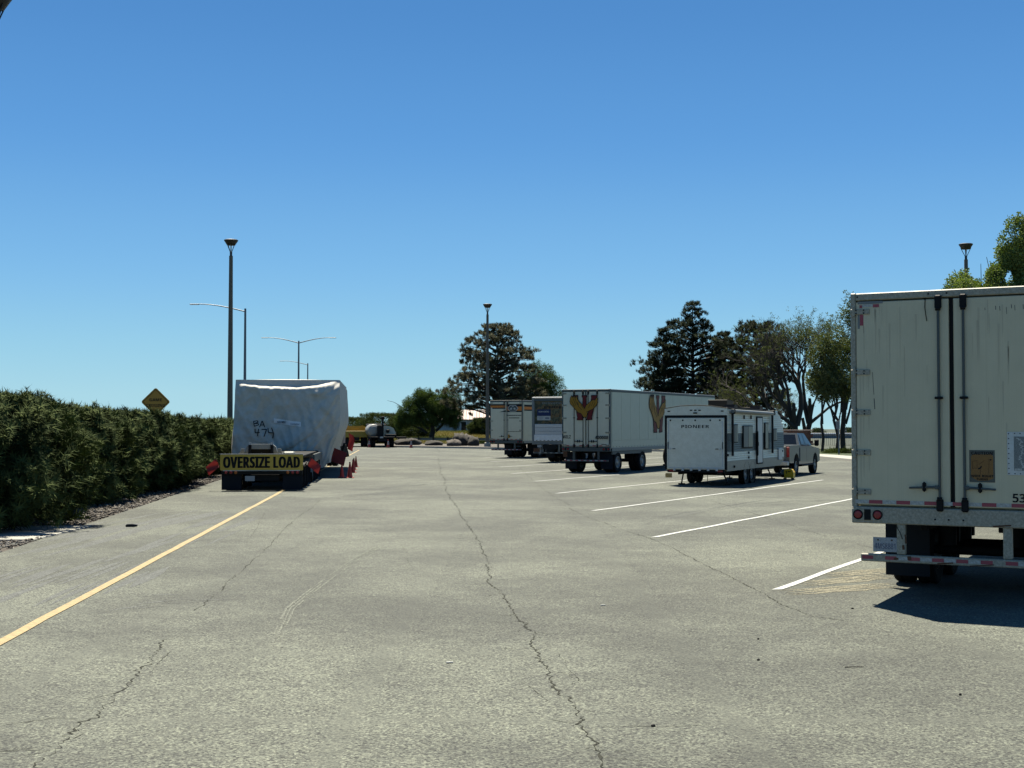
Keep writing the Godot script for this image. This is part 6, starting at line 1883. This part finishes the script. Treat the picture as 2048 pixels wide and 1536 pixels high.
func build_plants() -> void:
	T.tuft = tuft(26, 0.42, 0.34, 0.06, 3)
	T.sprig = leaf_clump(9, 0.22, 0.17, 0.09, 4)
	T.clump = leaf_clump(16, 0.30, 0.20, 0.13, 5)
	T.bigleaf = leaf_clump(12, 0.24, 0.13, 0.11, 6)
	T.spray = tuft(22, 0.26, 0.20, 0.034, 7)
	# hedge of junipers along the left edge
	var spots := [[-12.6, 30.0, 2.3, 2.80, 1.5], [-15.2, 28.6, 2.5, 2.85, 1.5]]
	var rh := RandomNumberGenerator.new(); rh.seed = 99
	var z := 33.2
	while z < 101.0:
		spots.append([-13.5 - (z - 30.0) * 0.031 - (1.15 if z > 55.0 else 0.0) + rh.randf_range(-0.45, 0.45), z, 1.65 + rh.randf_range(-0.2, 0.35), 2.80 - minf(0.60, (z - 33.0) * 0.021) + rh.randf_range(-0.16, 0.16), rh.randf_range(1.15, 1.55)])
		z += rh.randf_range(1.9, 2.5)
	var nth := ["first", "second", "third", "fourth", "fifth", "sixth", "seventh", "eighth", "ninth", "tenth", "eleventh", "twelfth", "thirteenth", "fourteenth", "fifteenth", "sixteenth", "seventeenth", "eighteenth", "nineteenth", "twentieth"]
	for i in spots.size():
		var e: Array = spots[i]
		var lb: String = nth[mini(i, 19)] + " dark green juniper from the camera in the hedge row"
		if i >= 14: lb = nth[spots.size() - 1 - i] + " juniper from the far end of the hedge, behind the wrapped load"
		var near: bool = e[1] < 62.0
		shrub("juniper_shrub", lb, P(e[0], e[1]), e[2], e[3], e[4], 3600 if near else 1300, T.spray, M.juniper, 0.95 if near else 1.5, Color(0.012, 0.022, 0.008), Color(0.060, 0.078, 0.026), 400 + i, "junipers of the hedge", true)
	# trees on the far left and middle
	leafy_tree("broadleaf_tree", "low spreading green tree with a short trunk behind the guard rail", P(-11.3, 188.0), [[0.0, 4.3, 0.0, 2.9, 2.4, 2.6], [-3.0, 4.2, 0.3, 1.9, 2.2, 2.0], [2.2, 5.2, -0.4, 2.0, 2.6, 2.0], [-1.2, 6.0, 0.0, 1.8, 1.7, 1.8], [-4.3, 2.9, 0.2, 1.1, 1.5, 1.2], [2.9, 3.6, 0.3, 1.5, 1.9, 1.5]], 9000, T.clump, 0.55, Color(0.024, 0.042, 0.012), Color(0.085, 0.115, 0.035), 0.42, 21, 0.05)
	pine_tree("large brownish pine beside the far lamp post", P(-1.9, 176.0), 15.4, [[0.0, 0.4, 0.4], [0.17, 0.5, 0.5], [0.20, 6.6, 6.6], [0.33, 6.6, 6.2], [0.38, 7.4, 6.2], [0.46, 5.8, 6.2], [0.56, 5.4, 5.6], [0.66, 4.8, 5.2], [0.72, 4.9, 4.4], [0.80, 4.0, 3.4], [0.87, 3.4, 2.6], [0.94, 1.6, 2.2], [1.0, 0.5, 1.2]], 30, Color(0.045, 0.052, 0.028), Color(0.125, 0.118, 0.075), 33, 0.9, "", 0.35)
	leafy_tree("broadleaf_tree", "round dark green tree behind the delivery trucks", P(3.4, 196.0), [[0.2, 8.0, 0.0, 3.0, 3.8, 2.8], [1.7, 7.2, 0.0, 2.8, 3.6, 2.4], [-3.0, 5.0, 0.0, 3.4, 3.6, 3.0], [2.2, 3.6, 0.0, 2.8, 2.8, 2.4]], 8000, T.clump, 0.6, Color(0.022, 0.040, 0.012), Color(0.070, 0.10, 0.030), 0.4, 44, -0.1)
	leafy_tree("broadleaf_tree", "small tree top showing left of the eagle trailer's roof", P(8.3, 190.0), [[0.0, 5.0, 0.0, 1.5, 2.4, 1.5], [-1.1, 4.4, 0.0, 1.2, 2.2, 1.2]], 2200, T.clump, 0.6, Color(0.0132, 0.0232, 0.0077), Color(0.0420, 0.0551, 0.0193), 0.25, 45, 0.05)
	# right hand group
	pine_tree("tall dark pine with an open crown behind the camper", P(20.5, 150.0), 15.9, [[0.0, 3.0, 3.0], [0.2, 5.0, 5.0], [0.34, 5.4, 5.2], [0.5, 4.0, 4.6], [0.60, 2.6, 5.4], [0.70, 3.4, 4.2], [0.76, 2.7, 1.7], [0.84, 2.9, 2.4], [0.90, 1.2, 1.4], [1.0, 0.4, 0.5]], 24, Color(0.0132, 0.0197, 0.0099), Color(0.0360, 0.0452, 0.0231), 55, 0.85, "dark pines behind the camper", 0.75)
	pine_tree("shorter ragged pine left of the tall pine, above the eagle trailer", P(17.0, 148.0), 12.9, [[0.0, 2.6, 2.5], [0.3, 4.4, 3.0], [0.42, 3.8, 3.0], [0.5, 4.2, 2.6], [0.58, 2.6, 2.4], [0.66, 3.3, 2.0], [0.74, 1.5, 1.8], [0.84, 1.6, 1.4], [0.9, 0.6, 1.0], [1.0, 0.3, 0.3]], 24, Color(0.0132, 0.0197, 0.0099), Color(0.0360, 0.0452, 0.0231), 56, 0.85, "dark pines behind the camper", 0.8)
	pine_tree("dark round topped pine between the tall pine and the bare tree", P(26.0, 141.0), 13.2, [[0.0, 2.8, 2.8], [0.25, 4.2, 3.8], [0.55, 3.7, 3.6], [0.75, 3.0, 3.3], [0.88, 2.2, 2.2], [0.96, 1.4, 1.4], [1.0, 0.6, 0.6]], 27, Color(0.0144, 0.0197, 0.0088), Color(0.0372, 0.0441, 0.0209), 57, 0.85, "dark pines behind the camper", 0.5)
	pine_tree("ragged dark pine filling the gap right of the tallest pine", P(24.3, 152.0), 12.6, [[0.0, 2.6, 2.6], [0.3, 3.4, 3.2], [0.6, 2.8, 2.6], [0.8, 1.8, 2.0], [0.92, 1.2, 1.2], [1.0, 0.4, 0.4]], 26, Color(0.0132, 0.0197, 0.0099), Color(0.036, 0.0452, 0.0231), 58, 0.85, "dark pines behind the camper", 0.7)
	bare_tree("gray leafless tree with fine twigs and a leaning trunk", P(26.6, 124.0), [[Vector3(0, -0.2, 0), Vector3(-0.05, 1, 0), 2.6, 0.46, 1], [Vector3(0.0, 2.2, 0), Vector3(-0.55, 0.9, 0.1), 2.9, 0.30, 7], [Vector3(0.05, 2.3, 0), Vector3(0.15, 1, -0.1), 3.0, 0.30, 7], [Vector3(0.0, 2.0, 0), Vector3(-0.9, 0.55, 0.3), 2.6, 0.22, 7], [Vector3(-0.3, 3.4, 0), Vector3(-0.75, 0.75, -0.3), 2.6, 0.18, 7]], 61, 700)
	bare_tree("second thin twigged tree, its trunk just right of the leaning one", P(28.1, 126.0), [[Vector3(0, -0.2, 0), Vector3(0.08, 1, 0), 2.9, 0.42, 1], [Vector3(0.1, 2.6, 0), Vector3(0.32, 1, 0.1), 2.9, 0.26, 7], [Vector3(0.1, 2.5, 0), Vector3(-0.1, 1, -0.2), 2.8, 0.24, 7], [Vector3(0.1, 2.4, 0), Vector3(0.8, 0.7, 0.2), 2.4, 0.18, 6]], 62, 1800)
	for e in [[24.4, 131.0, 0.8, 63], [21.8, 133.0, 0.7, 64]]:
		bare_tree("low gray brown leafless tree %s the camper's roof" % ("left part, above" if e[3] == 64 else "right part, above"), P(e[0], e[1]), [[Vector3(0, -0.2, 0), Vector3(0, 1, 0), 1.6, 0.22, 1], [Vector3(0, 1.4, 0), Vector3(-0.5, 0.9, 0.2), 2.0 * e[2], 0.16, 7], [Vector3(0, 1.4, 0), Vector3(0.5, 0.9, -0.2), 2.0 * e[2], 0.16, 7], [Vector3(0, 1.2, 0), Vector3(0.9, 0.6, 0.3), 1.8 * e[2], 0.12, 7], [Vector3(0, 1.2, 0), Vector3(-0.9, 0.6, -0.3), 1.8 * e[2], 0.12, 7]], e[3], 500)
	leafy_tree("broadleaf_tree", "slender leafing tree at the left edge of the near trailer", P(29.0, 116.0), [[0.6, 11.2, 0.0, 1.1, 2.8, 1.1], [1.4, 8.8, 0.0, 1.8, 2.6, 1.6], [-0.9, 8.2, 0.2, 1.2, 1.8, 1.2], [-0.4, 6.6, 0.0, 2.0, 1.5, 1.8], [-2.1, 6.2, 0.0, 1.1, 1.0, 1.1], [1.2, 5.8, 0.0, 1.6, 1.0, 1.5]], 1900, T.sprig, 0.95, Color(0.036, 0.05, 0.018), Color(0.12, 0.135, 0.06), 0.24, 71, 0.22)
	leafy_tree("broadleaf_tree", "thin dark trunked tree next to the leaning pole", P(27.4, 112.0), [[0.0, 8.4, 0.0, 1.4, 2.6, 1.4], [-0.9, 6.2, 0.2, 1.7, 1.9, 1.5], [0.9, 5.6, 0.0, 1.6, 1.5, 1.4]], 1300, T.sprig, 0.9, Color(0.036, 0.05, 0.018), Color(0.11, 0.12, 0.055), 0.15, 72, 0.22)
	leafy_tree("broadleaf_tree", "thin straight trunked tree just right of the brick wall", P(26.2, 112.0), [[0.0, 8.0, 0.0, 1.3, 2.2, 1.3], [0.4, 5.8, 0.0, 1.7, 1.6, 1.5]], 900, T.sprig, 0.9, Color(0.036, 0.05, 0.018), Color(0.11, 0.12, 0.055), 0.13, 73, 0.22)
	leafy_tree("broadleaf_tree", "bright green leafy tree rising over the near trailer's roof", P(24.2, 60.0), [[-3.7, 7.9, 0.0, 1.0, 1.3, 1.2], [-2.6, 7.3, 0.4, 1.7, 1.3, 1.6], [-2.1, 8.7, 0.0, 0.6, 1.0, 0.6], [-1.3, 10.0, 0.0, 0.8, 2.0, 0.8], [-0.8, 8.2, 0.2, 1.5, 1.3, 1.4], [0.4, 11.0, 0.0, 1.2, 2.2, 1.2], [1.7, 11.6, 0.0, 1.6, 2.6, 1.6], [-0.2, 6.6, 0.5, 3.6, 1.2, 2.4], [2.6, 8.2, 0.0, 2.4, 2.6, 2.2]], 26000, T.bigleaf, 0.68, Color(0.065, 0.095, 0.020), Color(0.20, 0.24, 0.085), 0.3, 81, 0.10)
	# shrubs before the house and on the bank
	var sl := [[-4.9, 214.0, 2.0, 2.9, "gray green bush in front of the house, left of two"], [-1.6, 216.0, 2.3, 3.2, "gray green bush in front of the house beside the lamp post"], [-19.6, 200.0, 4.2, 3.6, "broad bush on the bank behind the tank truck"], [-24.5, 206.0, 4.0, 3.0, "broad bush on the bank behind the yellow dump bed"], [-15.2, 203.0, 3.2, 2.4, "low bush at the right end of the bank's bushes"], [-17.5, 226.0, 4.0, 3.6, "dark bush at the back of the bank by the parked car"]]
	for i in sl.size():
		shrub("bush", sl[i][4], P(sl[i][0], sl[i][1], 0.4), sl[i][2], sl[i][3], sl[i][2] * 0.8, 2600, T.clump, M.leaf, 0.55, Color(0.0228, 0.0319, 0.0110), Color(0.0600, 0.0725, 0.0264), 500 + i)
	shrub("bush", "small weed clump at the foot of the right hand trees", P(26.2, 106.0, -0.05), 1.3, 0.45, 1.0, 500, T.clump, M.leaf, 0.3, Color(0.0210, 0.0319, 0.0088), Color(0.0540, 0.0696, 0.0193), 520)
	shrub("bush", "low weed clump on the grass near the near trailer's edge", P(27.9, 103.0, -0.05), 1.2, 0.35, 1.0, 400, T.clump, M.leaf, 0.3, Color(0.0210, 0.0319, 0.0088), Color(0.0540, 0.0696, 0.0193), 521)
	for i in 5:
		var e: Array = [[186.0, 900.0, "dark far tree left of the pylon"], [203.0, 880.0, "far tree just left of the pylon's foot"], [232.0, 900.0, "far tree right of the pylon's foot"], [160.0, 860.0, "far tree above the white shed"], [248.0, 980.0, "far tree next to the near trailer's edge"]][i]
		shrub("distant_tree", e[2], P(e[0], e[1], -7.0), 4.5, 6.5, 4.0, 260, T.clump, M.leaf, 3.2, Color(0.0300, 0.0406, 0.0275), Color(0.0480, 0.0580, 0.0385), 540 + i)
	# grass: dry tall grass on the bank, mown grass on the right
	var blade := tuft(9, 0.05, 0.55, 0.05, 90)
	rng.seed = 91
	var xfs := []; var cols := []
	for k in 15000:
		var zz := rng.randf_range(166.0, 258.0)
		var xx := rng.randf_range(-30.0, 6.0)
		xfs.append(Transform3D(toward(Vector3(rng.randfn() * 0.2, 1, rng.randfn() * 0.2), rng.randf_range(0.6, 1.3)), P(xx, zz, ground(xx, zz))))
		var dry := clampf(0.5 + 0.5 * sin(xx * 0.35 + zz * 0.11) + rng.randf_range(-0.4, 0.4), 0, 1)
		cols.append(Color(0.0420, 0.0551, 0.0138).lerp(Color(0.1500, 0.1160, 0.0468), dry * (0.3 + 0.7 * smoothstep(-22.0, -8.0, xx))))
	var g := clumps("dry_grass", blade, M.grass, xfs, cols, self)
	meta(g, "tall dry grass on the bank below the house", "grass", "", "stuff")
	xfs = []; cols = []
	for k in 9000:
		var zz := rng.randf_range(86.0, 128.0)
		var xx := rng.randf_range(24.6, 38.0)
		if xx < kerb_x(zz) + 2.9: continue
		xfs.append(Transform3D(toward(Vector3(rng.randfn() * 0.3, 1, rng.randfn() * 0.3), rng.randf_range(0.2, 0.5)), P(xx, zz, ground(xx, zz))))
		cols.append(Color(0.0360, 0.0551, 0.0099).lerp(Color(0.0780, 0.0870, 0.0220), rng.randf()))
	g = clumps("grass", blade, M.grass, xfs, cols, self)
	meta(g, "green grass between the sidewalk and the trees on the right", "grass", "", "stuff")

func _ready() -> void:
	var cam := Camera3D.new()
	cam.name = "camera"
	cam.position = Vector3(0, 2.35, 0)
	cam.rotation = Vector3(deg_to_rad(1.772), 0, 0)
	cam.fov = 32.34
	cam.near = 0.1
	cam.far = 12000.0
	cam.current = true
	add_child(cam)
	var EXPOSURE := 3.0
	var env := Environment.new()
	env.background_mode = Environment.BG_SKY
	var sky := Sky.new()
	# clear air: colour by elevation, paler towards the horizon, the same all round
	var sm := PanoramaSkyMaterial.new()
	var table := [[-90.0, 0.47, 0.745, 0.80], [0.0, 0.47, 0.745, 0.80], [0.86, 0.423, 0.694, 0.799], [2.81, 0.337, 0.645, 0.815], [6.25, 0.219, 0.509, 0.83], [11.7, 0.122, 0.352, 0.73], [17.4, 0.084, 0.266, 0.61], [30.0, 0.055, 0.195, 0.49], [50.0, 0.042, 0.155, 0.41], [90.0, 0.036, 0.135, 0.37]]
	var rows := 1024
	var cols := []
	for y in rows:
		var el := 90.0 - 180.0 * (y + 0.5) / rows
		var c := Vector3.ZERO
		for i in table.size() - 1:
			if el >= table[i][0] and el <= table[i + 1][0]:
				var t: float = (el - table[i][0]) / (table[i + 1][0] - table[i][0])
				c = Vector3(lerpf(table[i][1], table[i + 1][1], t), lerpf(table[i][2], table[i + 1][2], t), lerpf(table[i][3], table[i + 1][3], t))
		cols.append(c)
	var pano := Image.create_empty(16, rows, false, Image.FORMAT_RGBAF)
	for y in rows:
		var c := Vector3.ZERO
		var n := 0
		for k in range(-7, 8):
			if y + k >= 0 and y + k < rows and (y + k < rows / 2) == (y < rows / 2):
				c += cols[y + k]
				n += 1
		c /= n * EXPOSURE
		for x in 16: pano.set_pixel(x, y, Color(c.x, c.y, c.z, 1.0))
	sm.panorama = ImageTexture.create_from_image(pano)
	sky.sky_material = sm
	env.sky = sky
	env.tonemap_mode = Environment.TONE_MAPPER_LINEAR
	env.tonemap_exposure = EXPOSURE
	env.sdfgi_enabled = true
	env.ssao_enabled = true
	env.ssil_enabled = true
	var we := WorldEnvironment.new()
	we.name = "world_environment"
	we.environment = env
	add_child(we)
	var sun := DirectionalLight3D.new()
	sun.name = "sun"
	sun.light_color = Color(1.0, 0.965, 0.89)
	sun.light_energy = 1.6
	sun.light_angular_distance = 0.5
	sun.shadow_enabled = true
	sun.transform = Transform3D(Basis.looking_at(Vector3(0.133, -1.0, 0.437), Vector3.UP), Vector3(0, 50, 0))
	add_child(sun)
	make_textures()
	make_materials()
	build_ground()
	build_far()
	build_poles()
	build_trailers()
	build_rv()
	build_oversize()
	build_work_trucks()
	build_plants()
	build_cones()
	build_debris()
